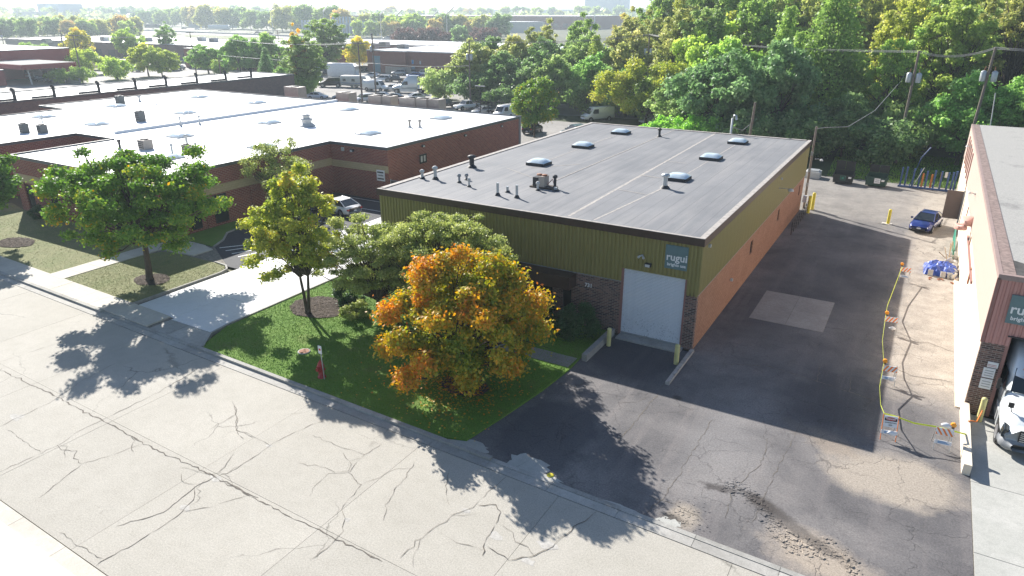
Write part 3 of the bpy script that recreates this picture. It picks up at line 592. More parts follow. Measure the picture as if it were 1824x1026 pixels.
# kerbs round the drive
def kerb(name, label, pts, w_=.16, z0=-.05, z1=.15, mat='kerb'):
    mb = MB(); P = [Vector((*p, 0)) for p in pts]; vs = []
    for i, p in enumerate(P):
        d = (P[min(i+1, len(P)-1)]-P[max(i-1, 0)]).normalized(); n_ = Vector((-d.y, d.x, 0))*w_/2
        vs += [(p.x-n_.x, p.y-n_.y, z0), (p.x+n_.x, p.y+n_.y, z0), (p.x+n_.x*.85, p.y+n_.y*.85, z1), (p.x-n_.x*.85, p.y-n_.y*.85, z1)]
    k = len(P); fs = [(4*i+j, 4*i+(j+1) % 4, 4*i+4+(j+1) % 4, 4*i+4+j) for i in range(k-1) for j in range(4)]+[(0, 1, 2, 3), (4*k-1, 4*k-2, 4*k-3, 4*k-4)]
    mb.add(vs, fs); o = mb.build(name, MT[mat]); tag(o, kind='structure'); return o
kerb('drive_kerb', '', [(-33.5, 22.0), (-34.6, 23.4), (-34.78, 24.8), (-34.78, 53)])
kerb('island_kerb', '', [(-42.95, 23.45), (-42.9, 24.2), (-42.86, 30.6), (-43.1, 31.4), (-43.8, 31.87), (-45.2, 32.0)])
kerb('island_kerb', '', [(-48.5, 34.42), (-49.4, 36.1), (-50.8, 37.6), (-51.0, 38.6), (-51.0, 52)], .14, -.02, .13)
# paver walk in the front lawn
pv = sheet('paver_walk', [(-20.5, 30.35), (-14.3, 30.35), (-14.3, 31.55), (-20.5, 31.55)], .095, MT['joint'])
mb = MB()
for i in range(31):
    for j in range(12):
        x0 = -20.5+i*.2+(.1 if j % 2 else 0); y0 = 30.36+j*.1
        mb.box(x0+.006, y0+.005, .05, min(x0+.194, -14.3), y0+.095, .108+random.uniform(-.003, .003))
p_ = mb.build('paver', MT['patch'], pv); p_['kind'] = 'stuff'

# ---------------------------------------------------------------- buildings
def wall_cells(mb, axis, c0, c1, u0, u1, z0, z1, ops=()):
    us = sorted({u0, u1, *[o[0] for o in ops], *[o[1] for o in ops]}); 
    for a, b in zip(us[:-1], us[1:]):
        h = [(o[2], o[3]) for o in ops if o[0] <= a+1e-6 and o[1] >= b-1e-6]; zs = z0
        for (p, q) in sorted(h)+[(z1, z1)]:
            if p > zs+1e-6: mb.box(a, c0, zs, b, c1, p) if axis == 'x' else mb.box(c0, a, zs, c1, b, p)
            zs = q
def corr_panel(name, w_, h_, ribs, depth=.06, mat='olive'):
    mb = MB(); pts = []; p = w_/ribs
    for i in range(ribs): pts += [(i*p, 0), (i*p+p*.32, 0), (i*p+p*.45, -depth), (i*p+p*.87, -depth)]
    pts.append((w_, 0)); vs = [(x, y, z) for z in (0, h_) for x, y in pts]; k = len(pts)
    mb.add(vs, [(i, i+1, i+1+k, i+k) for i in range(k-1)]); return mb.mesh(name, MT[mat])
def poly_building(name, label, cat, poly, h, wallm, roofm, edge='slate_edge', z0=-.1, group=None, par=.14, ew=.3):
    cx, cy = poly[0]; t = thing(name, label, cat, (cx, cy, 0), group=group, world=True)
    MB().prism(poly, z0, h, cap=False).build('wall', MT[wallm], t)
    MB().quad(*[(x, y, h-.03) for x, y in poly]).build('roof', MT[roofm], t)
    mb = MB(); n = len(poly); ar = sum(poly[i][0]*poly[(i+1) % n][1]-poly[(i+1) % n][0]*poly[i][1] for i in range(n)); sg = 1 if ar > 0 else -1
    for i in range(n):
        (x0, y0), (x1, y1) = poly[i], poly[(i+1) % n]; L = math.hypot(x1-x0, y1-y0); dx, dy = (x1-x0)/L, (y1-y0)/L; nx, ny = dy*sg, -dx*sg; e = .06
        dz = .003*(i % 2)
        a = [(x0+nx*e-dx*e, y0+ny*e-dy*e), (x1+nx*e+dx*e, y1+ny*e+dy*e), (x1-nx*ew, y1-ny*ew), (x0-nx*ew, y0-ny*ew)]
        if sg < 0: a = a[::-1]
        mb.prism(a, h-.17+dz, h+par+dz)
    mb.build('roof_edge', MT[edge], t); return t
def window_x(parent, x0, x1, y, z0, z1, fm='dark', gm='glass', div=1, out=-1, name='window'):   # on a wall facing -Y
    f = MB(); e = .05; d = .05*out
    ya_, yb = sorted((y, y+d))
    f.box(x0, ya_, z0, x1, yb, z0+e); f.box(x0, ya_, z1-e, x1, yb, z1); f.box(x0, ya_, z0+e, x0+e, yb, z1-e); f.box(x1-e, ya_, z0+e, x1, yb, z1-e)
    for i in range(1, div): xm = x0+(x1-x0)*i/div; f.box(xm-e/2, ya_, z0+e, xm+e/2, yb, z1-e)
    w_ = f.build(name, MT[fm], parent)
    g = MB(); yy = y+.015*out; g.quad((x0+e, yy, z0+e), (x1-e, yy, z0+e), (x1-e, yy, z1-e), (x0+e, yy, z1-e)); g.build('pane', MT[gm], w_); return w_
def window_y(parent, y0, y1, x, z0, z1, fm='dark', gm='glass', div=1, out=1, name='window', e=.05):
    f = MB(); d = .05*out; xa, xb = sorted((x, x+d))
    f.box(xa, y0, z0, xb, y1, z0+e); f.box(xa, y0, z1-e, xb, y1, z1); f.box(xa, y0, z0+e, xb, y0+e, z1-e); f.box(xa, y1-e, z0+e, xb, y1, z1-e)
    for i in range(1, div): ym = y0+(y1-y0)*i/div; f.box(xa, ym-e/2, z0+e, xb, ym+e/2, z1-e)
    w_ = f.build(name, MT[fm], parent)
    g = MB(); xx = x+.015*out; g.quad((xx, y0+e, z0+e), (xx, y1-e, z0+e), (xx, y1-e, z1-e), (xx, y0+e, z1-e)); g.build('pane', MT[gm], w_); return w_
def text(name, body, size, mat, parent, loc, rot, bold=.0, ext=.01, align='CENTER', sx=1):
    cu = bpy.data.curves.new(name, 'FONT'); cu.body = body; cu.size = size; cu.extrude = ext; cu.offset = bold; cu.align_x = align; cu.resolution_u = 2
    o = bpy.data.objects.new(name, cu); C.objects.link(o); dg = bpy.context.evaluated_depsgraph_get(); me = bpy.data.meshes.new_from_object(o.evaluated_get(dg)); 
    bpy.data.objects.remove(o); me.materials.clear(); me.materials.append(MT[mat]); q = link(name, me, parent)
    q.location = Vector(loc)+(q.location if parent and parent.name in WLOC else Vector()); q.rotation_euler = rot; q.scale = (sx, 1, 1); return q
RX = (math.pi/2, 0, 0)
# ===== the olive building
X0, X1, Y0, Y1, HB, HS = -31.6, -9.15, 35.85, 71.1, 6.6, 3.42
gb = thing('warehouse', 'single storey olive green metal clad warehouse over brick, with a wide white rolling door', 'building', (X0, Y0, 0), world=True)
mb = MB(); DX0, DX1, DH = -13.62, -9.80, 4.24
wall_cells(mb, 'x', Y0, Y0+.3, X0, DX0, 0, HS, [(-19.6, -18.1, 0, 2.5), (-17.4, -16.8, .6, 2.5), (-21.6, -20.6, .8, 2.5)])
mb.build('wall', MT['brick_dark'], gb)
mb = MB(); wall_cells(mb, 'y', X1-.3, X1+.004, Y0+.3, Y1, -.05, HS+.004, [(49.0, 49.75, 1.85, 2.85), (58.75, 59.5, 1.85, 2.85), (68.6, 69.3, 1.85, 2.85)])
mb.build('wall', MT['brick_salmon'], gb)
MB().box(DX1, Y0-.004, 0, X1+.0, Y0+.3, HS-.002).build('corner_pier', MT['brick_dark'], gb)
mb = MB(); mb.box(X0, Y0+.3, 0, X0+.3, Y1, HB-.1); mb.box(X0+.3, Y1-.3, 0, X1-.3, Y1, HB-.1); mb.build('wall', MT['olive'], gb)
for y in (49.0, 58.75, 68.6): window_y(gb, y, y+.75, X1-.12, 1.85, 2.85, out=1)
window_x(gb, -17.4, -16.8, Y0+.12, .6, 2.5, div=1); window_x(gb, -21.6, -20.6, Y0+.12, .8, 2.5, div=2); window_x(gb, -19.6, -18.1, Y0+.18, 0, 2.5, name='entrance_door', div=2)
# siding panels, one mesh
w1 = (DX0-X0)/18; pf = corr_panel('siding_panel', w1, HB-.3-HS, 4)
for i in range(18): o = link('siding_panel', pf, gb); o.location += Vector((X0+i*w1, Y0, HS))
w2 = (DX1-DX0)/4; pt = corr_panel('siding_panel', w2, HB-.3-DH, 4)
for i in range(4): o = link('siding_panel', pt, gb); o.location += Vector((DX0+i*w2, Y0, DH))
pc = corr_panel('siding_panel', X1-DX1, HB-.3-HS+.1, 3); o = link('siding_panel', pc, gb); o.location += Vector((DX1, Y0-.004, HS-.1))
w3 = (Y1-Y0)/40; ps = corr_panel('siding_panel', w3, HB-.3-HS, 4)
for i in range(40): o = link('siding_panel', ps, gb); o.location += Vector((X1+.005, Y0+i*w3, HS)); o.rotation_euler = (0, 0, math.pi/2)
MB().box(X0, Y0+.02, HS+.01, X1-.02, Y0+.28, HB-.31).build('sheathing', MT['dark'], gb) if False else None
mb = MB(); mb.box(X0, Y0-.05, HS-.05, DX0, Y0-.003, HS+.0); mb.box(X1+.006, Y0, HS-.04, X1+.06, Y1, HS+.002); mb.build('drip_flashing', MT['grey'], gb)
MB().box(X1-.0, Y0-.05, HS, X1+.05, Y0-.0, HB-.3).build('corner_trim', MT['olive'], gb)
mb = MB(); mb.box(X0-.12, Y0-.14, HB-.32, X1+.14, Y0+.12, HB+.1); mb.box(X1-.12, Y0+.12, HB-.32, X1+.14, Y1+.1, HB+.097); mb.box(X0-.12, Y0+.12, HB-.32, X0+.14, Y1+.1, HB+.097); mb.box(X0+.14, Y1-.16, HB-.32, X1-.12, Y1+.1, HB+.1)
mb.build('fascia', MT['fascia'], gb)
mb = MB(); mb.box(X0-.1, Y0-.12, HB+.102, X1+.12, Y0+.06, HB+.125); mb.box(X1-.2, Y0+.06, HB+.102, X1+.12, Y1+.08, HB+.122); mb.box(X0-.1, Y0+.24, HB+.102, X0+.3, Y1+.08, HB+.122); mb.box(X0+.3, Y1-.3, HB+.102, X1-.3, Y1+.08, HB+.125)
mb.build('gravel_stop', MT['seam'], gb)
MB().box(X0+.14, Y0+.12, HB-.06, X1-.12, Y1-.16, HB+.07).build('roof', MT['roof_grey'], gb)
ZR = HB+.07; mb = MB()
for i, (a, b) in enumerate((((-17.35, 36.2), (-18.0, 70.8)), ((-15.7, 36.2), (-14.75, 47.3)), ((-14.8, 50.2), (-14.75, 56.8)), ((-14.75, 59), (-14.7, 65.3)), ((-23.2, 50.4), (-26.0, 47.2)), ((-26.1, 49.2), (-26.15, 56.2)), ((-26.2, 58), (-26.1, 64.8)), ((-26.1, 66.5), (-26.1, 70.9)), ((-27.6, 46.2), (-22.2, 43.1)), ((-17.4, 44.0), (-15.2, 43.6)), ((-17.7, 49.0), (-16.0, 48.8)), ((-17.8, 55), (-16, 54.9)), ((-22.3, 44), (-22.2, 70.9)))):
    ribbon(mb, [a, b], (.09, .12, .08)[i % 3] if i else .18, ZR+.006+.0012*i, rg, .25)
s_ = mb.build('roof_seam', MT['seam'], gb); s_['kind'] = 'stuff'
# entrance canopy
MB().box(-21.9, Y0-1.0, 2.55, -16.5, Y0-.004, 3.36).build('canopy', MT['fascia'], gb)
# roller door, built slat by slat
rd = MB().box(DX0, Y0+.1, 0.1, DX1, Y0+.16, DH).build('rolling_door', MT['door_white'], gb)
sl_ = MB(); k = 5
sv = [(x, y, z) for x in (0, DX1-DX0-.02) for y, z in ((0, 0), (-.05, .022), (-.062, .05), (-.05, .075), (0, .086))]
sl_.add(sv, [(i, i+1, i+1+k, i+k) for i in range(1, k-1)]); sl_.add(sv, [(0, 1, 1+k, k)], 1); sm = sl_.mesh('slat', [MT['door_white'], MT['grey']])  # lowest strip in grey: groove shade between slats put into the colour
nsl = int((DH-.22)/.088)
for i in range(nsl): o = link('slat', sm, rd); o.location = Vector((DX0+.01, Y0+.098, .2+i*.088))
MB().box(DX0+.01, Y0+.03, .1, DX1-.01, Y0+.098, .19).build('bottom_bar', MT['steel'], rd)
mb = MB(); mb.box(DX0-.02, Y0-.03, .0, DX0+.12, Y0+.3, DH+.0); mb.build('door_jamb', MT['trim_pink'], gb)
mb = MB(); mb.box(DX1-.08, Y0-.02, .0, DX1+.02, Y0+.3, DH+.0); mb.build('door_jamb', MT['trim_pink'], gb)
MB().box(DX0-.02, Y0-.06, DH+.002, DX1+.02, Y0-.02, DH+.07).build('door_header', MT['olive'], gb)
MB().box(DX0+.1, Y0-.7, -.02, DX1+.15, Y0+.098, .095).build('door_sill', MT['kerb'], gb)
text('house_number', '731', .34, 'white', gb, (-15.68, Y0-.02, 2.62), RX, .008)
def light_fix(name, x, y, z, rz, label, big=1, mat='dark'):
    mb = MB(); s = big; mb.box(-.17*s, -.22*s, -.1*s, .17*s, 0, .1*s); mb.add([(-.14*s, -.24*s, -.09*s), (.14*s, -.24*s, -.09*s), (.14*s, -.22*s, .06*s), (-.14*s, -.22*s, .06*s)], [(0, 1, 2, 3)], 1); xf(mb, (x, y, z), rz)
    o = mb.build(name, [MT[mat], MT['lightgrey']]); tag(o, label, 'wall light', 'wall pack lights'); return o
light_fix('wall_light', -12.05, Y0-.04, 4.72, 0, 'dark boxy wall light above the white rolling door')
# flood light cluster
fl = thing('flood_light', 'small twin floodlight on the olive wall above the white door', 'flood light', (-12.45, Y0-.04, 5.2)); MB().box(-.06, -.06, -.06, .06, 0, .06).build('bracket', MT['grey'], fl)
for sx in (-1, 1): MB().tube([(0, -.05, 0), (sx*.1, -.14, -.02), (sx*.16, -.26, -.08)], [.03, .05, .08], 8).build('lamp_head', MT['lightgrey'], fl)
def company_sign(x, y, z, w_, h_, label):
    t = thing('company_sign', label, 'sign', (x, y, z)); MB().box(0, -.05, 0, w_, 0, h_).build('board', MT['sign_teal'], t)
    text('lettering', 'rugui', w_*.47, 'white', t, (w_*.52, -.055, h_*.36), RX, .012, .004, sx=.98); text('lettering', 'brights usa', w_*.19, 'white', t, (w_*.53, -.055, h_*.13), RX, .007, .004); return t
company_sign(-11.12, Y0-.05, 4.73, 1.27, 1.36, 'square slate blue rugui sign on the olive siding above the white rolling door')
# side wall lamps
for (y, z, sc, lb) in ((57.3, 5.0, 1.2, 'grey arm light halfway along the mustard side wall'), (73.4, 4.6, .8, 'small arm light at the far corner pole of the olive building')):
    t = thing('arm_light', lb, 'wall light', (X1+.04 if y < 70 else -8.75, y, z)); MB().box(0, -.06, -.06, .05, .06, .06).build('bracket', MT['grey'], t)
    MB().tube([(.04, 0, 0), (.35*sc, 0, .05), (.6*sc, 0, 0)], .025, 6).build('arm', MT['galv'], t); MB().lathe(.75*sc, 0, [(.2*sc, -.12), (.16*sc, .0), (.08*sc, .06)], 10).build('lamp_head', MT['lightgrey'], t)
for (y, z, lb) in ((36.9, 6.02, 'small white camera under the roof edge at the near corner'), (57.4, 5.75, 'small white box high on the side wall'), (43.6, 1.8, 'little white fixture low on the salmon brick')):
    tag(MB().box(X1+.05, y-.07, z-.08, X1+.2, y+.07, z+.08).build('wall_fixture', MT['lightgrey']), lb, 'fixture')
def skylight(parent, x, y, z, w_=1.5, d=1.5, hc=.24, curb='dark', hd=.34):
    c = MB().box(x-w_/2, y-d/2, z-.05, x+w_/2, y+d/2, z+hc).build('skylight', MT[curb], parent)
    mb = MB(); k = 6; vs = []; 
    for j in range(k+1):
        for i in range(k+1):
            u, v = i/k*2-1, j/k*2-1; hgt = hd*((1-u**4)*(1-v**4))**.6; vs.append((x+u*w_*.5*.97, y+v*d*.5*.97, z+hc+.01+hgt))
    mb.add(vs, [(j*(k+1)+i, j*(k+1)+i+1, (j+1)*(k+1)+i+1, (j+1)*(k+1)+i) for j in range(k) for i in range(k)], 0, True); mb.build('dome', MT['dome'], c); return c
for (x, y) in ((-26.0, 48.6), (-26.2, 57.3), (-26.1, 66.0), (-14.8, 49.0), (-14.8, 57.7), (-14.7, 66.3)): skylight(gb, x, y, ZR, 1.6, 1.42, .22, 'dark', .25)
def vent(parent, x, y, z, h, r=.1, cap=True, mat='galv', foot='dark', name='vent_pipe', fm=None):
    mb = MB(); mb.tube([(x, y, z-.05), (x, y, z+h)], r, 8, 0); mb.lathe(x, y, [(r*2.2, z), (r*1.6, z+.12), (r*1.05, z+min(.2, h*.3))], 8, 1)
    if cap: mb.lathe(x, y, [(r*1.1, z+h), (r*1.75, z+h+.02), (r*1.75, z+h+.14), (r*.8, z+h+.22)], 8, 0)
    mb.build(name, [MT[mat], MT[foot]], parent)
for (x, y, h, r, cap, mt) in ((-30.0, 45.0, .75, .19, True, 'dark'), (-30.0, 40.2, .75, .12, True, 'lightgrey'), (-30.95, 39.9, .45, .1, True, 'lightgrey'), (-27.9, 40.2, .42, .08, True, 'grey'), (-26.6, 39.5, .4, .07, True, 'lightgrey'), (-27.95, 41.2, .25, .08, True, 'grey'),
    (-23.6, 38.4, .85, .09, False, 'galv'), (-23.5, 39.5, .4, .09, False, 'galv'), (-22.2, 38.5, .85, .09, False, 'galv'), (-22.0, 41.0, .4, .08, True, 'lightgrey'), (-21.2, 42.0, .75, .1, True, 'dark'), (-20.9, 41.5, .25, .12, False, 'lightgrey'), (-22.2, 66.2, .6, .12, True, 'dark'), (-14.75, 46.0, .8, .17, True, 'galv')):
    vent(gb, x, y, ZR, h, r, cap, mt)
ac = thing('condenser_unit', 'small dark condenser unit on a pallet among pipes on the grey roof', 'air conditioner', (-22.2, 42.0, ZR+.09))
MB().box(-.75, -.45, -.1, .95, .5, .0).build('base', MT['dark_wood'], ac); MB().box(-.55, -.35, .003, -.1, .35, .62).build('louvre', MT['dark'], ac); MB().box(-.09, -.35, .003, .35, .35, .72).build('casing', MT['ac_beige'], ac)
for dx in (-.3, .1): MB().lathe(dx+.1, 0, [(.2, .72), (.2, .8), (.05, .82)], 10).build('fan', MT['rust'], ac)
MB().tube([(.35, .1, .1), (.7, .2, .5), (.9, .1, .15)], .04, 6).build('pipe', MT['copper_pink'], ac)
# service masts at the back edge of the roof
t = thing('service_mast', 'gooseneck service mast at the back edge of the grey roof', 'mast', (-16.6, 71.3, ZR)); MB().tube([(0, 0, -1), (0, 0, 1.5), (.15, 0, 1.85), (.35, -.05, 1.8), (.4, -.05, 1.4)], .11, 8).build('pipe', MT['galv'], t)
t = thing('utility_pole', 'short leaning wooden pole just behind the grey roof, cable looping from it', 'pole', (-15.4, 73.2, 0)); MB().tube([(0, 0, 0), (.35, .2, 9.6)], [.15, .11], 8).build('pole', MT['pole'], t); MB().tube([(.2, 0, 7.5), (-.4, -.6, 6.9), (-1.1, -1.6, 7.3)], .03, 5).build('cable', MT['wire'], t)
t = thing('utility_pole', 'brown pole at the back right corner of the olive building', 'pole', (-8.9, 71.9, 0)); MB().tube([(0, 0, 0), (0, .1, 7.9)], [.12, .09], 8).build('pole', MT['pole'], t)
MB().tube([(0, 0, 7.7), (.5, 2, 7.6), (2.0, 8, 7.0), (3.6, 18, 7.6), (5, 34, 9.6), (6, 52, 13.5), (6.2, 80, 19)], .035, 5).build('cable', MT['wire'], t)
for z in (2.2, 3.6, 5.2): MB().box(-.1, -.16, z, .1, -.1, z+.35).build('conduit_box', MT['grey'], t)

# ===== left brown brick building with a white roof
LP = [(-53.3, 32.7), (-53.3, 53.45), (-45.7, 53.45), (-45.4, 79.8), (-110.5, 80.2), (-110.5, 54.2), (-104, 54.2), (-104, 30), (-81.3, 30), (-81.3, 43), (-74.2, 43), (-74.2, 32.7)]
lb = poly_building('office_building', 'long low brown brick building with a glaring white flat roof and beige band', 'building', LP, 5.33, 'brick_red', 'roof_white', 'slate_edge', ew=.05, par=.12)
MB().prism([(-78.0, 45.3), (-77.6, 45.3), (-77.4, 80.0), (-77.8, 80.0)], 5.2, 5.62).build('parapet', MT['roof_white'], lb)
mb = MB(); mb.box(-74.2, 32.66, 2.95, -53.26, 32.697, 3.7); mb.box(-53.297, 32.7, 2.95, -53.26, 53.4, 3.7); mb.box(-53.26, 53.41, 2.85, -45.66, 53.447, 3.55); mb.build('beige_band', MT['block_beige'], lb)
for (a, b, z0, z1) in ((-72.9, -71.5, .25, 2.75), (-68.4, -67.3, .25, 2.75), (-63.5, -62.2, .25, 2.75), (-59, -57.6, .25, 2.75)): window_x(lb, a, b, 32.69, z0, z1)
window_x(lb, -55.9, -54.1, 32.69, .1, 2.7, name='glass_door', div=2)
for (a, b) in ((36.0, 37.1), (38.5, 39.9), (44.5, 45.9), (49, 50.2)): window_y(lb, a, b, -53.29, .3, 2.85)
for (a, b, z0, z1) in ((58.4, 59.6, 2.95, 3.9), (74.1, 75.3, 2.95, 3.85)): window_y(lb, a, b, -45.55, z0, z1, 'black', 'lightgrey', div=2, e=.15)
for (a, b, z0, z1) in ((-73.0, -72.6, .1, 2.9), (-66, -65.6, .1, 2.9), (-61, -60.6, .1, 2.9)): MB().box(a, 32.55, z0, b, 32.697, z1).build('brick_pilaster', MT['brick_red'], lb)
for (a, b) in ((37.6, 38.0), (42.6, 43.0), (47.6, 48.0)): MB().box(-53.297, a, .1, -53.15, b, 2.9).build('brick_pilaster', MT['brick_red'], lb)
MB().box(-45.5, 79.2, 0, -45.25, 79.5, 5.3).build('downspout', MT['grey'], lb)
for (x, y) in ((-98.2, 48.4), (-86.1, 48.2), (-100.5, 59.6), (-85.8, 60), (-69.9, 47.8), (-57.1, 47.8), (-100.1, 73), (-69.3, 59.6), (-53.5, 59.6), (-53.5, 73.4), (-69.4, 73.6), (-86.5, 72.5), (-60.2, 39.6)): skylight(lb, x, y, 5.3, 2.2, 2.0, .12, 'lightgrey', .26)
for (x, y, h, r, cap, mt) in ((-96.8, 41.7, 1.1, .08, True, 'lightgrey'), (-90.3, 44.2, 1.1, .08, True, 'galv'), (-103.4, 65.0, .6, .15, True, 'lightgrey'), (-97.7, 63.9, .9, .06, False, 'galv'), (-76.3, 52.5, .9, .1, True, 'galv'), (-75.5, 54.5, .9, .1, True, 'galv'), (-78.8, 55.5, 1.2, .05, False, 'galv'), (-79.2, 57.5, 1.2, .05, False, 'galv'), (-68.0, 39.8, .8, .12, True, 'dark'), (-62.9, 43.6, 1.2, .13, True, 'lightgrey'), (-61.0, 40.6, .9, .1, True, 'galv'), (-52.3, 65.5, .7, .12, True, 'tan_panel'), (-51.2, 66.0, .7, .12, True, 'tan_panel'), (-59.5, 42.1, .9, .07, True, 'grey')): vent(lb, x, y, 5.3, h, r, cap, mt, 'lightgrey')
mb = MB(); mb.lathe(-63.6, 60.3, [(1.0, 5.35), (.75, 5.6), (.55, 5.62), (.6, 5.95), (.72, 6.0), (.72, 6.15), (.4, 6.2), (.4, 6.5), (.55, 6.52), (.55, 6.6), (.1, 6.7)], 14); mb.build('roof_fan', MT['lightgrey'], lb)
def ac_unit(x, y, z, w_, d, h, label, mat='grey', cat='air conditioner', rz=0):
    t = thing('rooftop_unit', label, cat, (x, y, z), rz, 'rooftop air conditioning units'); MB().box(-w_/2, -d/2, .0, w_/2, d/2, h).build('casing', MT[mat], t)
    MB().lathe(0, 0, [(min(w_, d)*.4, h+.002), (min(w_, d)*.4, h+.07), (.05, h+.08)], 12).build('fan_guard', MT['dark'], t)
    for i in range(4 if z > 5 else 0): MB().box(-w_/2+.06, -d/2-.02, h*(.15+.2*i), w_/2-.06, -d/2-.003, h*(.27+.2*i)).build('louvre', MT['dark'], t)
    return t
for i, (x, y, w_, h, lbb) in enumerate(((-87.2, 40.6, 1.1, 1.3, 'leftmost of the two grey condensers near the left end of the white roof'), (-85.4, 41.6, 1.2, 1.15, 'darker condenser beside a twin near the left end of the white roof'), (-84.2, 52.6, 1.3, 1.6, 'lone grey condenser in the middle of the white roof behind the recess'), (-102.8, 61.6, 1.4, 1.5, 'grey condenser near the far left edge of the white roof'), (-66.3, 41.4, 1.5, 1.2, 'louvred unit on the white roof just above the big locust tree'), (-61.2, 42.3, 1.0, 1.0, 'small pale unit beside pipes on the white roof'))):
    ac_unit(x, y, 5.32, w_*.66, w_*.66, h*.78, lbb, 'dark_unit' if i < 4 else 'ac_beige')
for i, (x, y, rz, l) in enumerate(((-74.7+.5, 53.4-11, 0, ''), (-50.2, 53.41, 0, 'wall light high on the short brick return wall'), (-45.66, 59.1, 1.5708, 'wall light on the long brick wall, nearest the corner'), (-45.62, 67, 1.5708, 'wall light in the middle of the long brick wall'), (-45.6, 75, 1.5708, 'wall light near the far end of the long brick wall'), (-53.26, 43.2, 1.5708, 'wall light above the beige band behind the locust tree'), (-78, 43.0, 0, 'wall light in the recess of the white roofed building'))):
    if i: light_fix('wall_light', x, y-.02 if not rz else y, 4.75, rz, l, 1.1)
tag(MB().box(-51.7, 53.3, 4.6, -51.4, 53.44, 4.95).build('wall_fixture', MT['lightgrey']), 'small pale box on the brick wall near the inner corner', 'fixture')
t = thing('wall_sign', 'white notice with dark print on the brick corner by the slatted gate', 'sign', (-47.2, 53.4, 2.0)); MB().box(0, -.03, 0, 1.05, 0, 1.1).build('board', MT['white'], t); 
for z, w_ in ((.8, .8), (.15, .85)): MB().box(.5-w_/2, -.036, z, .5+w_/2, -.031, z+.14).build('print_line', MT['dark'], t)
text('lettering', 'PARKING', .17, 'dark', t, (.52, -.034, .5), RX, .006, .003)

# ===== second white roofed building further left
nb = poly_building('workshop', 'long dark brick building with white roof and a row of pipe goosenecks along its edge', 'building', [(-118.9, 40), (-118.9, 110.5), (-133.2, 110.5), (-133.2, 40)], 5.38, 'brick_grey', 'roof_white', 'slate_edge', ew=.1)
for (x, y) in ((-119.6, 55.5), (-119.6, 61.3), (-120, 68.7), (-120, 75.2), (-120, 81.1), (-120, 87.5), (-120, 94), (-121, 101)):
    MB().tube([(x, y, 5.35), (x, y, 7.0), (x+.2, y-.3, 7.1)], .26, 6).tube([(x, y-.1, 5.6), (x, y-3.4, 5.6)], .2, 6).build('gas_pipe', MT['dark'], nb)
# ===== background buildings
def bg_box(name, label, p0, w_, d, h, wm, rm='roof_white', wins=0, cat='building', edge='slate_edge', wz=(1, 3), wm2='glass', group=None, rz=0, ww=None):
    x, y = p0; t = thing(name, label, cat, (x, y, 0), rz, group)
    MB().box(0, 0, -.2, w_, d, h).build('wall', MT[wm], t); MB().box(-.1, -.1, h+.002, w_+.1, d+.1, h+.25).build('roof_edge', MT[edge], t); MB().box(.25, .25, h+.2, w_-.25, d-.25, h+.27).build('roof', MT[rm], t)
    for i in range(wins):
        a = w_*(i+.5)/wins; q = ww or w_/wins*.25; window_x(t, a-q, a+q, 0, *wz, gm=wm2)
    return t
bb = poly_building('brick_shop', 'red brick unit with a tall pale blue door beyond the parked trucks', 'building', [(-157.2, 177.3), (-150.6, 177.3), (-150.6, 176.0), (-140.8, 176.0), (-140.8, 177.3), (-112, 177.3), (-112, 196), (-157.2, 212)], 6.6, 'brick_far', 'roof_white', 'lightgrey')
window_x(bb, -155.0, -151.9, 177.29, .1, 5.0, 'grey', 'door_blue', name='overhead_door'); window_x(bb, -151.6, -151.0, 177.29, .1, 2.6, 'lightgrey', 'lightgrey', name='door'); window_x(bb, -139.6, -138.3, 177.29, .1, 2.4, 'lightgrey', 'door_blue', name='door'); window_x(bb, -139.4, -138.6, 177.2, 3.0, 4.2, 'lightgrey', 'sign_blue'); window_x(bb, -136.5, -135.9, 177.29, 3, 4, 'lightgrey', 'lightgrey')
bg_box('warehouse', 'long grey brown warehouse with white roof behind the left car park', (-372, 176), 84, 48, 6.0, 'brick_grey', wins=9, wz=(.3, 3.4), wm2='dark')
bg_box('tan_facade_unit', 'tan panelled front section of the long warehouse at far left', (-371, 174.2), 58, 1.7, 6.2, 'tan_panel', wins=7, wz=(.3, 2.6), wm2='dark')
bg_box('warehouse', 'dark red brick warehouse with a small tree before it', (-287.5, 176), 62, 44, 6.0, 'brick_grey', wins=5, wz=(1, 3), wm2='dark')
bg_box('warehouse', 'lower brick warehouse with dark loading doors behind the leafy row', (-224, 160), 44, 34, 6.1, 'brick_far', wins=5, wz=(.2, 4.2), wm2='dark', ww=2.2)
bg_box('warehouse', 'white roofed unit half hidden by trees beyond the brick shop', (-252, 214), 130, 34, 6.2, 'brick_far')
bg_box('warehouse', 'white roofed unit right of the brick shop, seen over the trees', (-176, 216), 78, 22, 6.1, 'brick_far')
for i, (px, py, l) in enumerate(((187, 69, 'small white rooftop box on the long left warehouse'), (264, 70, 'rooftop unit above the small green tree'), (360, 69, 'dark rooftop unit, left of three'), (381, 71, 'middle rooftop unit of three'), (417, 70, 'striped rooftop unit, right of three'), (665, 82, 'rooftop unit on the brick shop, left'), (685, 79, 'dark rooftop unit behind the brick shop'), (718, 84, 'dark vent unit on the brick shop roof'), (84, 72, 'dark rooftop vent at far left'))):
    x, y, z = at(px, py+4, 6.3); ac_unit(x, y, 6.2, 3.2, 2.4, 1.7, l, 'grey' if i % 2 else 'lightgrey')
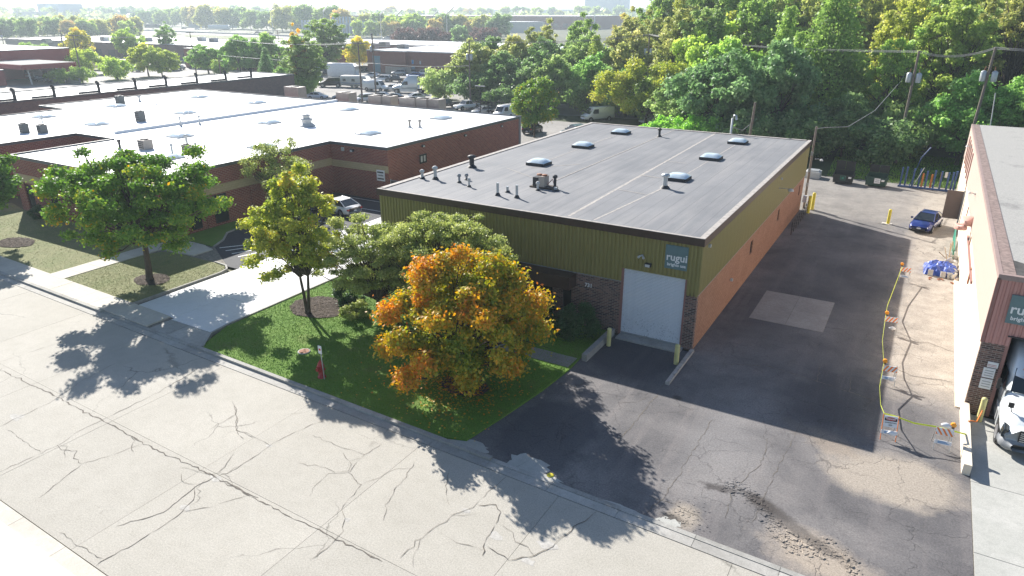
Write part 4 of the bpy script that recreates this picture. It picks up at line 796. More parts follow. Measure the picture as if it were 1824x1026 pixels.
# barn red petrol canopy and shop at the left edge
rbx, rby, _ = at(52, 150)
t = thing('canopy_roof', 'barn red flat canopy on a white post at the left edge', 'canopy', (-212, 104, 0)); MB().box(-24, -6, 3.9, 8.2, 8, 5.1).build('roof_slab', MT['barn_red'], t); MB().box(-23.7, -5.7, 5.102, 7.9, 7.7, 5.16).build('roof', MT['roof_gravel'], t); MB().tube([(6.2, -3.5, 0), (5.6, -3.5, 3.9)], .22, 8).build('post', MT['lightgrey'], t)
bg_box('red_shed', 'barn red building with white roof at the far left edge', (-262, 97), 36, 26, 7.6, 'barn_red', wins=3, wz=(.3, 3), wm2='dark')
bg_box('red_shed', 'low barn red front block with dark doors at the left edge', (-236, 88), 27, 8, 3.7, 'barn_red', wins=5, wz=(.2, 2.6), wm2='door_blue')
# AC boxes behind the white roof
for i, (px, py, w_) in enumerate(((527, 171, 3.2), (618, 182, 2.6), (675, 188, 2.4), (692, 189, 2.4), (732, 193, 2.8), (752, 194, 2.8), (774, 195, 2.8))):
    x, y, z = at(px, py, 4.9); y = max(y, 82.0); ac_unit(x*(y/ at(px, py, 4.9)[1]), y, 3.9, w_, 1.8, 2.5, ('pale metal cabinet left of the tree behind the white roof', 'beige cabinet beside the white pickup cab', 'grey metal cabinet behind the white roof edge', 'dark sided cabinet next to another behind the white roof', 'leftmost of three beige cabinets with blue labels', 'middle of three beige cabinets with blue labels', 'rightmost of three beige cabinets with blue labels')[i], 'ac_beige')
def far_b(px, py, w_, d, h, wm, rm, label, **k):
    x, y, _ = at(px, py); return bg_box('distant_building', label, (x-w_/2, y), w_, d, h, wm, rm, **k)
far_b(60, 42, 110, 60, 17, 'lightgrey', 'roof_white', 'hazy pale block building on the left horizon')
far_b(80, 40, 26, 40, 30, 'blue_glass_wall', 'blue_glass_wall', 'bluish block left of two on the left horizon', edge='blue_glass_wall'); far_b(100, 41, 30, 40, 29, 'blue_glass_wall', 'blue_glass_wall', 'bluish block right of two on the left horizon', edge='blue_glass_wall')
far_b(800, 50, 330, 120, 13, 'brick_far', 'roof_white', 'very long low brick warehouse with white roof beyond the highway', wins=30, wz=(2, 6)); far_b(790, 53, 180, 30, 7, 'lightgrey', 'roof_white', 'low white annex before the long warehouse'); far_b(890, 58, 60, 30, 9, 'lightgrey', 'roof_white', 'small white roofed shed right of the annex')
far_b(1000, 33, 700, 200, 22, 'blue_glass_wall', 'roof_white', 'distant long hazy warehouse near the horizon'); far_b(1072, 34, 95, 60, 62, 'blue_glass_wall', 'blue_glass_wall', 'tall hazy block on the horizon above the trees', edge='blue_glass_wall')
far_b(365, 49, 60, 25, 10, 'lightgrey', 'roof_white', 'white trailer shed behind the highway trees'); far_b(150, 62, 40, 20, 9, 'dark_wood', 'roof_white', 'dark shed with white roof among the left trees'); far_b(1810, 60, 60, 30, 14, 'lightgrey', 'roof_white', 'pale building glimpsed through the trees at upper right')
# pale grid structure
x, y, _ = at(610, 62); t = thing('steel_frame_shed', 'row of pale upright panels standing beyond the highway', 'structure frame', (x, y, 0))
for i in range(26): MB().box(-46+i*3.6, 0, 0, -44.4+i*3.6, 1, 11+(3 if 9 < i < 16 else 0)).build('upright_panel', MT['blue_glass_wall'], t)
MB().box(-46, 1.2, 0, 48, 1.6, 9).build('back_panel', MT['lightgrey'], t)
# highway
def pp(l, z=0): return [at(x, y, z)[:2] for x, y in l]
sheet('highway', pp([(-30, 46), (200, 51), (300, 55), (430, 59), (560, 64), (700, 69), (900, 76), (1300, 86)])+pp([(1300, 96), (900, 84.5), (700, 76), (560, 71), (430, 65), (300, 59.5), (200, 55), (-30, 49)]), .05, MT['walk'])
sheet('highway_verge', pp([(330, 60.5), (430, 66), (560, 72), (900, 86), (900, 92), (560, 80), (430, 72), (330, 65)]), .03, MT['lawn_dry'])
mb = MB(); L_ = pp([(-30, 47.6), (200, 53), (430, 62), (560, 67.5), (700, 72.5), (900, 80.2), (1300, 91)])
for a, b in zip(L_[:-1], L_[1:]): d = Vector((b[0]-a[0], b[1]-a[1])).normalized(); mb.prism([(a[0]+d.y*.4, a[1]-d.x*.4), (b[0]+d.y*.4, b[1]-d.x*.4), (b[0]-d.y*.4, b[1]+d.x*.4), (a[0]-d.y*.4, a[1]+d.x*.4)], 0, 1.3)
tag(mb.build('highway_barrier', MT['grey']), 'long concrete median barrier of the highway', 'barrier')

# ===== right hand building
RXW, RY0, RY1, RH = 4.1, 36.2, 87.8, 7.0
rb = thing('warehouse', 'dusty rose metal clad building with gravel roof and truck bay at the right edge', 'building', (RXW, RY0, 0), world=True)
mb = MB(); wall_cells(mb, 'y', RXW, RXW+.3, RY0+.3, RY1, -.05, 3.72); mb.box(RXW, RY1-.3, 3.72, RXW+.3, RY1, RH); mb.build('wall', MT['cream'], rb)
MB().box(RXW-.0, RY0, -.02, 5.02, RY0+.32, 3.72).build('brick_pillar', MT['brick_dark'], rb)
pr_ = corr_panel('siding_panel', .94, RH-.12-3.74, 4, .04, 'pink_sunlit'); k = 0; y = RY0
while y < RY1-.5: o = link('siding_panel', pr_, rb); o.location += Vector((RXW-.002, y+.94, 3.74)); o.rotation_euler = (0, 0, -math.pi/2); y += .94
pr1 = corr_panel('siding_panel', 5.14-RXW, RH-.12-3.74, 4, .04, 'pink'); o = link('siding_panel', pr1, rb); o.location += Vector((RXW, RY0, 3.74))
pr2 = corr_panel('siding_panel', .94, RH-.12-4.25, 4, .04, 'pink')
for i in range(7): o = link('siding_panel', pr2, rb); o.location += Vector((5.14+i*.94, RY0, 4.25))
pr3 = corr_panel('siding_panel', .94, RH-.12-3.74, 4, .05, 'pink')
for i in range(8): o = link('siding_panel', pr3, rb); o.location += Vector((11.72+i*.94, RY0, 3.74))
MB().box(11.72, RY0, -.02, 30, RY0+.32, 3.72).build('wall', MT['brick_dark'], rb)
MB().box(RXW-.07, RY0-.07, 3.74, RXW+.06, RY0+.05, RH-.1).build('corner_trim', MT['trim_pink'], rb)
mb = MB(); mb.box(RXW-.05, RY0-.07, RH-.15, 30, RY0+.18, RH+.09); mb.box(RXW-.05, RY0+.18, RH-.15, RXW+.12, RY1+.05, RH+.087); mb.build('roof_edge', MT['edge_pink'], rb)
MB().box(RXW+.12, RY0+.18, RH-.02, RXW+.62, RY1, RH+.075).build('worn_edging', MT['roof_edge_worn'], rb)
MB().box(RXW+.62, RY0+.18, RH-.1, 30, RY1, RH+.05).build('roof', MT['roof_gravel'], rb)
MB().prism([(RXW+.63, RY0+.2), (12, RY0+.2), (12, RY0+1.2), (8, RY0+1.9), (6, RY0+1.6), (RXW+.63, RY0+2.6)], RH+.052, RH+.062).build('tar_patch', MT['roof_tar'], rb)
mb = MB(); mb.box(5.02, RY0-.02, 0, 5.16, RY0+.3, 4.25); mb.build('door_jamb', MT['trim_pink'], rb)
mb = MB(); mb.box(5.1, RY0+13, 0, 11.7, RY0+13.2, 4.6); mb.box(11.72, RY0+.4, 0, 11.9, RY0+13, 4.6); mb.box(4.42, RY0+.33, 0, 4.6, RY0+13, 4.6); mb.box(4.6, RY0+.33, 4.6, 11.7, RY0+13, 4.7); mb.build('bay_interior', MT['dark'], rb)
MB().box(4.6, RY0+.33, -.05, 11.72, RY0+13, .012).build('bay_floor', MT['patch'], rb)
MB().box(5.0, RY0-.1, 4.22, 11.8, RY0-.03, 4.27).build('door_header', MT['dark'], rb)
company_sign(4.73, RY0-.06, 4.89, 1.35, 1.36, 'slate blue rugui sign on the dusty rose siding at the right edge')
for i, (z, h, mt, l) in enumerate(((3.05-.5, .28, 'white', 'small red printed notice at the top of the brick pillar'), (2.55-.55, .5, 'white', 'upper white notice board on the brick pillar by the truck bay'), (1.42, .52, 'white', 'lower white notice board on the brick pillar by the truck bay'))):
    t = thing('notice', l, 'sign', (4.5+(0.05 if i == 0 else 0), RY0-.01, z)); MB().box(-.05 if i else 0, -.03, 0, .42, 0, h).build('board', MT[mt], t)
    for j in range(3 if i else 2): MB().box(.02, -.036, h*(.2+.25*j), .36, -.031, h*(.26+.25*j)).build('print_line', MT['grey' if i else 'red'], t)
mb = MB(); mb.prism([(3.98, 30.4), (4.28, 30.4), (4.28, 36.15), (3.98, 36.15)], -.05, .5); tag(mb.build('low_wall', MT['cream']), 'low white painted wall running out from the right building corner', 'wall')
MB().box(RXW-.32, 36.4, -.05, RXW-.004, 57, .06).build('wall_footing', MT['cream'], rb)
mb = MB()
for i in range(3): mb.box(RXW-.06, 55+i*9, 3.0, RXW-.003, 55.1+i*9, 3.7)
mb.box(RXW-.09, 47.5, .9, RXW-.003, 57.5, 1.1) if False else mb.box(RXW-.08, 49.2, 2.2, RXW-.003, 49.5, 3.2)
mb.build('wall_conduit', MT['rust'], rb)
MB().prism([(RXW-.1, 47.0), (RXW-.004, 47.0), (RXW-.004, 57.6), (RXW-.1, 57.6)], 2.95, 3.12).build('pipe_rail', MT['trim_pink'], rb)
t = thing('wall_cabinet', 'brown sheet metal door leaf standing open from the right building wall', 'door', (RXW-.05, 71.2, 0)); MB().box(-1.35, 0, .9, 0, .06, 3.4).build('leaf', MT['brown_panel'], t); MB().box(-.12, -.05, .3, .0, .2, 3.5).build('frame', MT['grey'], t)
t = thing('vent_hood', 'pale pink rounded vent hood on the right building wall', 'vent', (RXW-.05, 57.0, 4.0)); MB().tube([(0, 0, .3), (-.45, 0, .25), (-.6, 0, -.1), (-.6, 0, -.35)], [.4, .42, .42, .4], 12).build('hood', MT['copper_pink'], t)
t = thing('ladder_rack', 'green steel ladder leaning along the right building wall', 'ladder', (RXW-.45, 61, 0)); 
for s in (0, 1): MB().tube([(.0, s*.0, .0+.9*s), (.1, 6.5, .3+.9*s)], .05, 5).build('rail', MT['green_ladder'], t)
for i in range(16): MB().tube([(.0+.1*i/16, .4*i, .02*i), (.0+.1*i/16, .4*i+.2, .9+.02*i)], .045, 4).build('rung', MT['green_ladder'], t)
for (y, z, l) in ((77.4, 6.3, 'white lamp high on the far end of the right wall'), (60, 5.6, 'small curved lamp arm on the right wall')):
    t = thing('arm_light', l, 'wall light', (RXW-.05, y, z)); MB().box(-.08, -.06, -.06, 0, .06, .06).build('bracket', MT['grey'], t); MB().tube([(-.05, 0, 0), (-.3, 0, .08)], .03, 6).build('arm', MT['grey'], t); MB().lathe(-.38, 0, [(.16, 0), (.12, .1), (.03, .16)], 10).build('lamp_head', MT['lightgrey'], t)
mb = MB(); 
for i in range(5): mb.box(RXW-.12, 73+i*2.6, 3.7, RXW-.02, 73.4+i*2.6, 6.4)
mb.build('downpipe', MT['trim_pink'], rb)
t = thing('antenna', 'thin pale pole standing behind the right building roof', 'pole', (6.3, 88.4, 0)); MB().tube([(0, 0, 0), (-.8, .4, 10.2)], .05, 6).build('pole', MT['lightgrey'], t)

# ---------------------------------------------------------------- vehicles (proto, front towards +x)
def loft(mb, st, m=0):
    # st: (x, half width, z bottom, z shoulder, z top, top half width)
    vs = []; 
    for x, w_, zb, zs, zt, tw in st:
        h = [(0, zb), (w_*.86, zb), (w_*.98, zb+.1), (w_, (zb+zs)*.5+.05), (w_*.97, zs), (tw, zt), (0, zt+.015)]
        vs += [(x, -y, z) for y, z in reversed(h[1:])]+[(x, y, z) for y, z in h]
    k = 13; n = len(st)
    # ring order: -top .. -bottom, 0bottom, bottom.. top, 0top
    fs = [(i*k+j, i*k+(j+1) % k, (i+1)*k+(j+1) % k, (i+1)*k+j) for i in range(n-1) for j in range(k)]
    fs += [tuple(range(k)), tuple(reversed(range((n-1)*k, n*k)))]
    mb.add(vs, fs, m, True); return mb
def wheel(t, x, y, r, wd=.22, name='wheel'):
    mb = MB(); s = 1 if y > 0 else -1; mb.tube([(x, y-s*wd, r), (x, y, r)], r, 16, smooth=False); o = mb.build(name, MT['tyre'], t)
    mb = MB(); mb.tube([(x, y-s*.02, r), (x, y+s*.012, r)], r*.64, 10, smooth=False); mb.build('rim', MT['rim'], o); return o
SPEC = dict(
    sedan=dict(L=4.6, W=.9, st=[(-2.3, .70, .42, .66, .88, .62), (-2.22, .84, .3, .8, .98, .7), (-1.75, .89, .24, .86, .99, .74), (-.5, .9, .22, .86, .95, .78), (.9, .9, .22, .84, .93, .78), (1.6, .88, .24, .76, .86, .72), (2.15, .82, .26, .62, .72, .6), (2.3, .66, .36, .54, .6, .5)], g=(-1.95, -1.05, .15, 1.15, .96, 1.43, .8, .6), wb=1.36, r=.33),
    suv=dict(L=4.7, W=.94, st=[(-2.35, .8, .5, .9, 1.05, .74), (-2.28, .92, .35, .98, 1.1, .8), (-.5, .94, .3, 1.0, 1.08, .84), (.95, .94, .3, .96, 1.06, .82), (1.9, .9, .32, .86, .96, .74), (2.3, .84, .38, .7, .8, .66), (2.36, .74, .42, .62, .7, .6)], g=(-2.28, -1.95, .25, 1.05, 1.08, 1.7, .86, .7), wb=1.4, r=.37),
    van=dict(L=5.6, W=1.0, st=[(-2.8, .95, .45, 1.2, 2.15, .86), (-2.7, 1.0, .4, 1.3, 2.25, .88), (1.0, 1.0, .38, 1.3, 2.25, .88), (1.25, .99, .38, 1.25, 2.1, .85), (1.9, .97, .38, 1.1, 1.2, .8), (2.6, .9, .4, .9, 1.0, .72), (2.8, .8, .45, .8, .86, .66)], g=None, wb=1.75, r=.36),
    pickup=dict(L=5.6, W=.97, st=[(-2.8, .9, .55, .95, 1.05, .86), (-2.7, .96, .45, 1.0, 1.1, .9), (-.95, .97, .42, 1.02, 1.1, .9), (1.0, .97, .42, 1.02, 1.12, .86), (2.2, .95, .42, .95, 1.06, .8), (2.7, .9, .46, .86, .96, .74), (2.82, .82, .5, .76, .84, .7)], g=(-.95, -.6, .55, 1.15, 1.08, 1.78, .86, .7), wb=1.75, r=.4))
def car(name, kind, paint, label, cat='car'):
    s = SPEC[kind]; t = thing(name, label, cat); L, W = s['L'], s['W']; loft(MB(), s['st']).build('body', MT[paint], t)
    if s['g']:
        a, b, c_, d, z0, z1, wb, wt = s['g']; P = lambda x, y, z: (x, y, z)
        q = lambda nm, *p: MB().quad(*p).build(nm, MT['glass'], t)
        q('windshield', (d, -wb, z0), (d, wb, z0), (c_, wt, z1), (c_, -wt, z1)); q('rear_window', (a, wb, z0), (a, -wb, z0), (b, -wt, z1), (b, wt, z1))
        for sg in (-1, 1): MB().quad((a, sg*wb, z0), (d, sg*wb, z0), (c_, sg*wt, z1), (b, sg*wt, z1)).build('side_window', MT['glass'], t)
        mb = MB(); n = 5; vs = []
        for j in range(n+1):
            x = b-.06+(c_-b+.12)*j/n
            for i in range(7): v = i/6*2-1; vs.append((x, v*(wt+.03), z1-.015+.055*(1-v*v)*(1-((j/n*2-1)**4))+.01))
        mb.add(vs, [(j*7+i, (j+1)*7+i, (j+1)*7+i+1, j*7+i+1) for j in range(n) for i in range(6)], 0, True)
        mb.build('roof', MT[paint], t)
        mb = MB(); 
        for sg in (-1, 1):
            mb.tube([(a, sg*wb, z0-.02), (b, sg*wt, z1)], .045, 5); mb.tube([(d, sg*wb, z0-.02), (c_, sg*wt, z1)], .035, 5); mb.tube([(b, sg*wt, z1), (c_, sg*wt, z1)], .04, 5); xm = (a+d)/2-.05; mb.tube([(xm, sg*wb, z0), ((b+c_)/2-.1, sg*wt, z1)], .03, 4)
        mb.build('pillar', MT[paint], t)
        xm = d-.15
    else:
        MB().quad((1.93, -.78, 1.24), (1.93, .78, 1.24), (1.27, .8, 2.1), (1.27, -.8, 2.1)).build('windshield', MT['glass'], t)
        for sg in (-1, 1): MB().quad((.3, sg*1.005, 1.3), (1.55, sg*1.0, 1.28), (1.15, sg*.915, 1.98), (.3, sg*.92, 2.0)).build('side_window', MT['glass'], t)
        MB().quad((-2.81, .7, 1.35), (-2.81, -.7, 1.35), (-2.79, -.7, 1.95), (-2.79, .7, 1.95)).build('rear_window', MT['glass'], t); xm = 1.5; z0 = 1.25
    for x in (-s['wb'], s['wb']*1.02):
        for sg in (-1, 1): wheel(t, x, sg*(W+.01), s['r'])
    for x in (-s['wb'], s['wb']*1.02):
        for sg in (-1, 1): MB().tube([(x, sg*(W-.12), s['r']+.02), (x, sg*(W+.004), s['r']+.02)], s['r']*1.14, 14, smooth=False).build('wheel_arch', MT['black'], t)
    zf = s['st'][-2][3]
    for sg in (-1, 1):
        MB().tube([(L/2-.28, sg*(W-.16), zf-.02), (L/2-.05, sg*(W-.3), zf-.06)], [.09, .07], 6).build('headlight', MT['headlamp'], t)
        MB().box(-L/2-.005, sg*(W-.2)-.13, s['st'][1][3]-.14, -L/2+.12, sg*(W-.2)+.13, s['st'][1][3]+.02).build('taillight', MT['taillamp'], t)
        MB().box(xm-.1, sg*(W+.02), z0, xm+.06, sg*(W+.17), z0+.14).build('mirror', MT[paint], t)
    mb = MB(); mb.box(L/2-.1, -.5, .3, L/2+.012, .5, .44); mb.build('grille', MT['black'], t)
    MB().box(L/2+.013, -.16, .42, L/2+.03, .16, .54).build('license_plate', MT['plate'], t); MB().box(-L/2-.03, -.16, .55, -L/2-.01, .16, .67).build('license_plate', MT['plate'], t)
    if kind == 'pickup': MB().box(-2.68, -.8, 1.06, -1.05, .8, 1.13).build('bed', MT['black'], t)
    return t
blue = car('parked_car', 'sedan', 'paint_navy', 'shiny dark blue sedan parked in the sunny back lot')
blue.location = (1.62, 70.2, .01); blue.rotation_euler = (0, 0, math.radians(-103))
MB().box(2.31, -.09, .58, 2.325, .09, .63).build('badge', MT['steel'], blue)
wc = car('parked_car', 'sedan', 'paint_white', 'white sedan with a dark rear window parked between the brick and olive buildings')
wc.scale = (1.1, 1.06, 1.0); wc.location = (-47.3, 47.7, .02); wc.rotation_euler = (0, 0, math.radians(171))
PR = {}
for k, (kind, p) in dict(sw=('sedan', 'paint_white'), ss=('sedan', 'paint_silver'), sb=('sedan', 'paint_black'), sn=('sedan', 'paint_blue'), sr=('sedan', 'paint_red'), uw=('suv', 'paint_white'), us=('suv', 'paint_silver'), ub=('suv', 'paint_black'), ug=('suv', 'paint_greyblue'), vw=('van', 'paint_white'), pb=('pickup', 'paint_black'), pw=('pickup', 'paint_white')).items():
    PR[k] = (kind, p)
PROTO = {}
def put(k, px, py, deg, label, z=.0, group=None, xy=None, sc=1.0):
    kind, p = PR[k]; names = dict(sedan='parked_car', suv='parked_suv', van='parked_van', pickup='pickup_truck'); cats = dict(sedan='car', suv='car', van='van', pickup='pickup')
    x, y = xy or at(px, py)[:2]
    if k not in PROTO: o = PROTO[k] = car(names[kind], kind, p, label, cats[kind])
    else: o = copy_tree(PROTO[k])
    o.location = (x, y, z); o.rotation_euler = (0, 0, math.radians(deg)); o.scale = (sc,)*3; tag(o, label, cats[kind], group)
    return o
G1 = 'vehicles parked behind the white roofed building'
put('ug', 985, 236, 245, 'grey blue wagon parked just beyond the grey roof', group=G1, xy=(-46.8, 98.8)); put('ub', 940, 238, 95, 'black suv behind the small green tree trunk', group=G1, xy=(-53.8, 98.3)); 
put('vw', 1000, 207, 235, 'white high roof van nose out beside the small green tree', group=G1, xy=(-50.5, 116), sc=1.05); put('vw', 890, 200, 262, 'white cargo van parked left of the small green tree', group=G1, xy=(-66.5, 111)); put('vw', 1075, 216, 240, 'white box bodied van under the yellow green tree', group=G1, xy=(-40.5, 117.5)); put('vw', 1130, 220, 205, 'white truck deep under the yellow green tree', group=G1, xy=(-34, 118.5), sc=1.1)
put('uw', 648, 182, 255, 'white pickup like suv directly behind the white roof edge', group=G1); put('us', 612, 178, 215, 'silver van low behind the roof, left of the white suv', group=G1); put('sr', 712, 187, 235, 'red car with sunlit windscreen among the beige cabinets', group=G1); put('pw', 832, 195, 250, 'white pickup cab beside the black trailer', group=G1); put('pb', 795, 192, 240, 'black pickup right of the beige cabinets', group=G1)
put('vw', 672, 163, 8, 'white cargo van broadside in the middle of the truck yard', group=G1, xy=(-117.2, 134.5), sc=1.12); put('ub', 590, 155, 215, 'black van with white nose at the left of the truck yard', group=G1, sc=1.35); put('pb', 705, 146, 190, 'black pickup behind the white cargo van', group=G1); put('uw', 682, 145, 200, 'white suv behind the white cargo van', group=G1); put('sw', 698, 161, 200, 'small white car between van and semi', group=G1)
put('us', 711, 134, 200, 'silver suv near the brick shop, left of a pair', group=G1); put('us', 728, 133, 200, 'silver suv near the brick shop, right of a pair', group=G1); put('ub', 645, 127, 190, 'black suv in front of the pale blue door', group=G1); put('sw', 640, 126, 190, 'white car left of the black suv by the pale blue door', group=G1); put('us', 601, 124, 20, 'silver suv below the yellow tree at the truck yard', group=G1, sc=1.1); put('sb', 583, 134, 200, 'dark sedan half hidden by the tall tree', group=G1); put('sn', 630, 152, 190, 'blue car behind the light pole', group=G1); put('sn', 738, 138, 200, 'blue car nearest the trees right of the semi', group=G1); put('sb', 750, 150, 240, 'dark car in the shade right of the semi tractor', group=G1)
put('sw', 500, 127, 10, 'white car glimpsed left of the tall tree', group=G1); put('ub', 560, 146, 190, 'dark car under the tall tree', group=G1)
for i, (k, px, py, dg, l) in enumerate((('sw', 566, 176, 20, 'white car low beside the bushes under the tall tree'), ('uw', 575, 125, 10, 'white suv left of the yellow tree'), ('vw', 622, 134, 200, 'white van behind the box truck'), ('sw', 668, 124, 190, 'white car before the board enclosure'), ('uw', 690, 128, 15, 'pale suv left of the silver pair'), ('sw', 663, 138, 190, 'white car behind the cargo van roof'), ('ss', 678, 176, 200, 'silver car in front of the cargo van'), ('sb', 700, 178, 200, 'dark car in front of the semi tractor'), ('sw', 738, 178, 240, 'white car right of the semi wheels'), ('pw', 755, 135, 200, 'white pickup at the tree edge beyond the semi'), ('uw', 600, 150, 20, 'white suv beside the black van'), ('ss', 860, 203, 250, 'silver car beside the stake trailer'), ('sw', 915, 208, 250, 'white car between the cargo van and the small tree'))): put(k, px, py, dg, l, group=G1)
G2 = 'vehicles in the far left car park'
for i, (k, px, py, dg, l) in enumerate((('uw', 51, 108, 10, 'white car left of the hedge at far left'), ('ss', 102, 103, 35, 'silver sedan before the tan facade'), ('sn', 112, 105, 190, 'blue car partly behind the left power pole'), ('sb', 124, 104, 200, 'black car behind the yellow tree at left'), ('sb', 214, 110, 20, 'black sedan by the small green tree'), ('sn', 226, 108, 25, 'dark blue sedan with bright bonnet, right of the black one'), ('sn', 199, 130, 15, 'blue car below the long camper'), ('sw', 217, 131, 15, 'pale car below the long camper'), ('sb', 310, 117, 30, 'black car with sun glint left of the pole'), ('us', 300, 121, 20, 'silver car behind the round tree'), ('sw', 318, 124, 200, 'white car nose showing at the round tree'), ('ss', 328, 111, 20, 'grey car farther up the lot'), ('uw', 246, 128, 10, 'white suv between bushes'), ('sb', 290, 124, 10, 'dark car between bushes'), ('ug', 78, 146, 10, 'blue grey car by the red canopy'), ('sw', 140, 136, 12, 'white car behind the wooden fence'), ('us', 365, 113, 8, 'silver car by the loading doors'), ('sw', 490, 126, 8, 'pale car behind the round trees'), ('sb', 342, 117, 14, 'black car right of the tall pole'))): put(k, px, py, dg, l, group=G2)
G3 = 'cars on the highway'
for i, (k, px, py, dg, l) in enumerate((('uw', 243, 47, 25, 'white car on the highway left of the dark trailer'), ('sb', 328, 52, 25, 'small grey car on the highway'), ('sw', 352, 53.5, 25, 'pale car on the highway behind the semi'), ('sb', 458, 60, 205, 'dark car on the highway, left of two'), ('sb', 480, 61.5, 205, 'dark car on the highway, right of two'), ('us', 690, 70, 205, 'silver suv on the highway above the brick shop'), ('sn', 851, 75, 205, 'blue car on the highway beyond the purple trees'), ('sw', 300, 53, 205, 'white van like car near the highway wall'))): put(k, px, py, dg, l, group=G3, z=.1, sc=1.25)

def semi_tractor(name, label, paint='paint_pale'):
    t = thing(name, label, 'truck')
    st = [(-2.6, 1.12, 1.0, 2.2, 3.85, .9), (-2.5, 1.18, .95, 2.3, 3.95, .95), (-.6, 1.18, .95, 2.3, 3.98, .95), (.1, 1.15, .9, 2.2, 3.6, .85), (.75, 1.1, .85, 2.05, 2.95, .8), (1.25, 1.06, .8, 1.85, 2.0, .9)]
    loft(MB(), st).build('cab', MT[paint], t)
    hd = [(1.1, 1.12, .9, 1.6, 2.0, .9), (1.6, 1.17, .95, 1.45, 1.92, .78), (2.3, 1.19, 1.0, 1.36, 1.82, .72), (2.9, 1.18, .85, 1.24, 1.68, .64), (3.3, 1.1, .72, 1.05, 1.5, .56), (3.5, .95, .7, .95, 1.32, .48)]
    loft(MB(), hd).build('hood', MT[paint], t)
    MB().quad((1.27, -.9, 2.02), (1.27, .9, 2.02), (.72, .84, 2.98), (.72, -.84, 2.98)).build('windshield', MT['glass'], t)
    for sg in (-1, 1):
        MB().quad((-.35, sg*1.185, 1.95), (1.02, sg*1.11, 1.9), (.6, sg*1.05, 2.65), (-.35, sg*1.13, 2.72)).build('side_window', MT['glass'], t)
        loft(MB(), [(2.95, .1, .9, 1.12, 1.3, .07), (3.2, .16, .82, 1.08, 1.3, .1), (3.42, .14, .8, 1.0, 1.18, .08)]).build('headlight', MT['glass'], t).location = (0, sg*.98, 0)
        m_ = MB().box(1.0, sg*1.36-.07, 1.95, 1.1, sg*1.36+.07, 2.45).build('mirror', MT['black'], t); MB().tube([(1.0, sg*1.05, 2.0), (1.03, sg*1.3, 2.1)], .03, 5).build('mirror_arm', MT['black'], m_)
        MB().tube([(2.55, sg*.85, 1.65), (2.75, sg*.95, 1.95)], .025, 5).box(2.68, sg*.95-.1, 1.95, 2.8, sg*.95+.1, 2.15).build('hood_mirror', MT['black'], t)
        wheel(t, 2.5, sg*1.17, .52, .3); wheel(t, -3.4, sg*1.14, .52, .5); wheel(t, -4.7, sg*1.14, .52, .5)
        MB().tube([(2.5, sg*1.0, .6), (2.5, sg*1.13, .6)], .62, 16, smooth=False).build('wheel_arch', MT['black'], t)
        MB().box(-2.4, sg*1.05-.08, .35, 1.7, sg*1.05+.08, .97).build('side_skirt', MT[paint], t)
        MB().tube([(.78, sg*.55, 3.0), (.85, sg*.55, 3.05)], .05, 6).build('marker_light', MT['amber'], t)
    b = MB(); loft(b, [(2.98, 1.2, .34, .72, .86, 1.05), (3.35, 1.14, .3, .7, .84, .95), (3.56, .98, .32, .64, .76, .8), (3.64, .7, .36, .58, .68, .6)]).build('bumper', MT['grey'], t)
    MB().quad((3.36, -.46, .72), (3.36, .46, .72), (3.36, .42, 1.32), (3.36, -.42, 1.32)).build('grille', MT['black'], t)
    g = MB().box(3.44, -.5, .66, 3.52, .5, 1.3).build('grille', MT['black'], t)
    for i in range(6): MB().box(3.5, -.46, .72+i*.095, 3.545, .46, .76+i*.095).build('slat', MT['steel'], g)
    MB().box(-5.3, -.45, .7, -2.5, .45, .95).build('chassis', MT['black'], t)
    MB().box(-4.6, -.55, .96, -3.4, .55, 1.1).build('fifth_wheel', MT['dark'], t)
    return t
s1 = semi_tractor('semi_truck', 'white semi tractor nosing out of the truck bay at the right edge'); s1.location = (6.42, 36.4, .012); s1.rotation_euler = (0, 0, math.radians(-90))
x, y, _ = at(722, 166); s2 = copy_tree(s1); s2.location = (x, y+1, 0); s2.rotation_euler = (0, 0, math.radians(203)); tag(s2, 'white sleeper semi tractor standing in the yard behind the white roof')
# campers, box trucks and trailers
def camper(px, py, L, h, dg, label, cat='camper', body='white', stripe='paint_blue', zc=.6, wn=4, name='camper_trailer'):
    x, y, _ = at(px, py); t = thing(name, label, cat, (x, y, 0), math.radians(dg)); r = 1.25
    loft(MB(), [(-L/2, 1.15, zc, h-.5, h-.15, .95), (-L/2+.25, r, zc-.1, h-.4, h, 1.1), (L/2-.8, r, zc-.1, h-.4, h, 1.1), (L/2, 1.15, zc+.3, h-.9, h-.7, .9)]).build('body', MT[body], t)
    for i in range(wn):
        a = -L/2+L*(i+.5)/wn
        for sg in (-1, 1): MB().box(a-.45, sg*r-.02, h*.55, a+.45, sg*r+.02, h*.75).build('window', MT['glass'], t)
    if stripe: MB().box(-L/2+.3, -r-.015, h*.38, L/2-1, r+.015, h*.42).build('stripe', MT[stripe], t)
    for a in (-.5, .6):
        for sg in (-1, 1): wheel(t, a, sg*(r+.01), .38)
    return t
camper(184, 125, 11, 3.3, -2, 'long white travel trailer with dark windows in the far left yard'); camper(98, 143, 10, 3.2, -8, 'white motorhome beside the red canopy', 'motorhome', stripe='rust'); camper(62, 141, 6, 3.2, -8, 'shorter camper with a red stripe beside the canopy', stripe='red', wn=2); camper(226, 121, 6.5, 2.7, 5, 'small white camper right of the long trailer', wn=3)
camper(612, 140, 9, 4.2, 12, 'big white box truck behind the black van', 'truck', stripe=None, wn=0, name='box_truck'); camper(635, 156, 8, 2.9, 8, 'blue and white flatbed truck load under the wires', 'truck', 'lightgrey', 'paint_blue', wn=3, name='utility_truck')
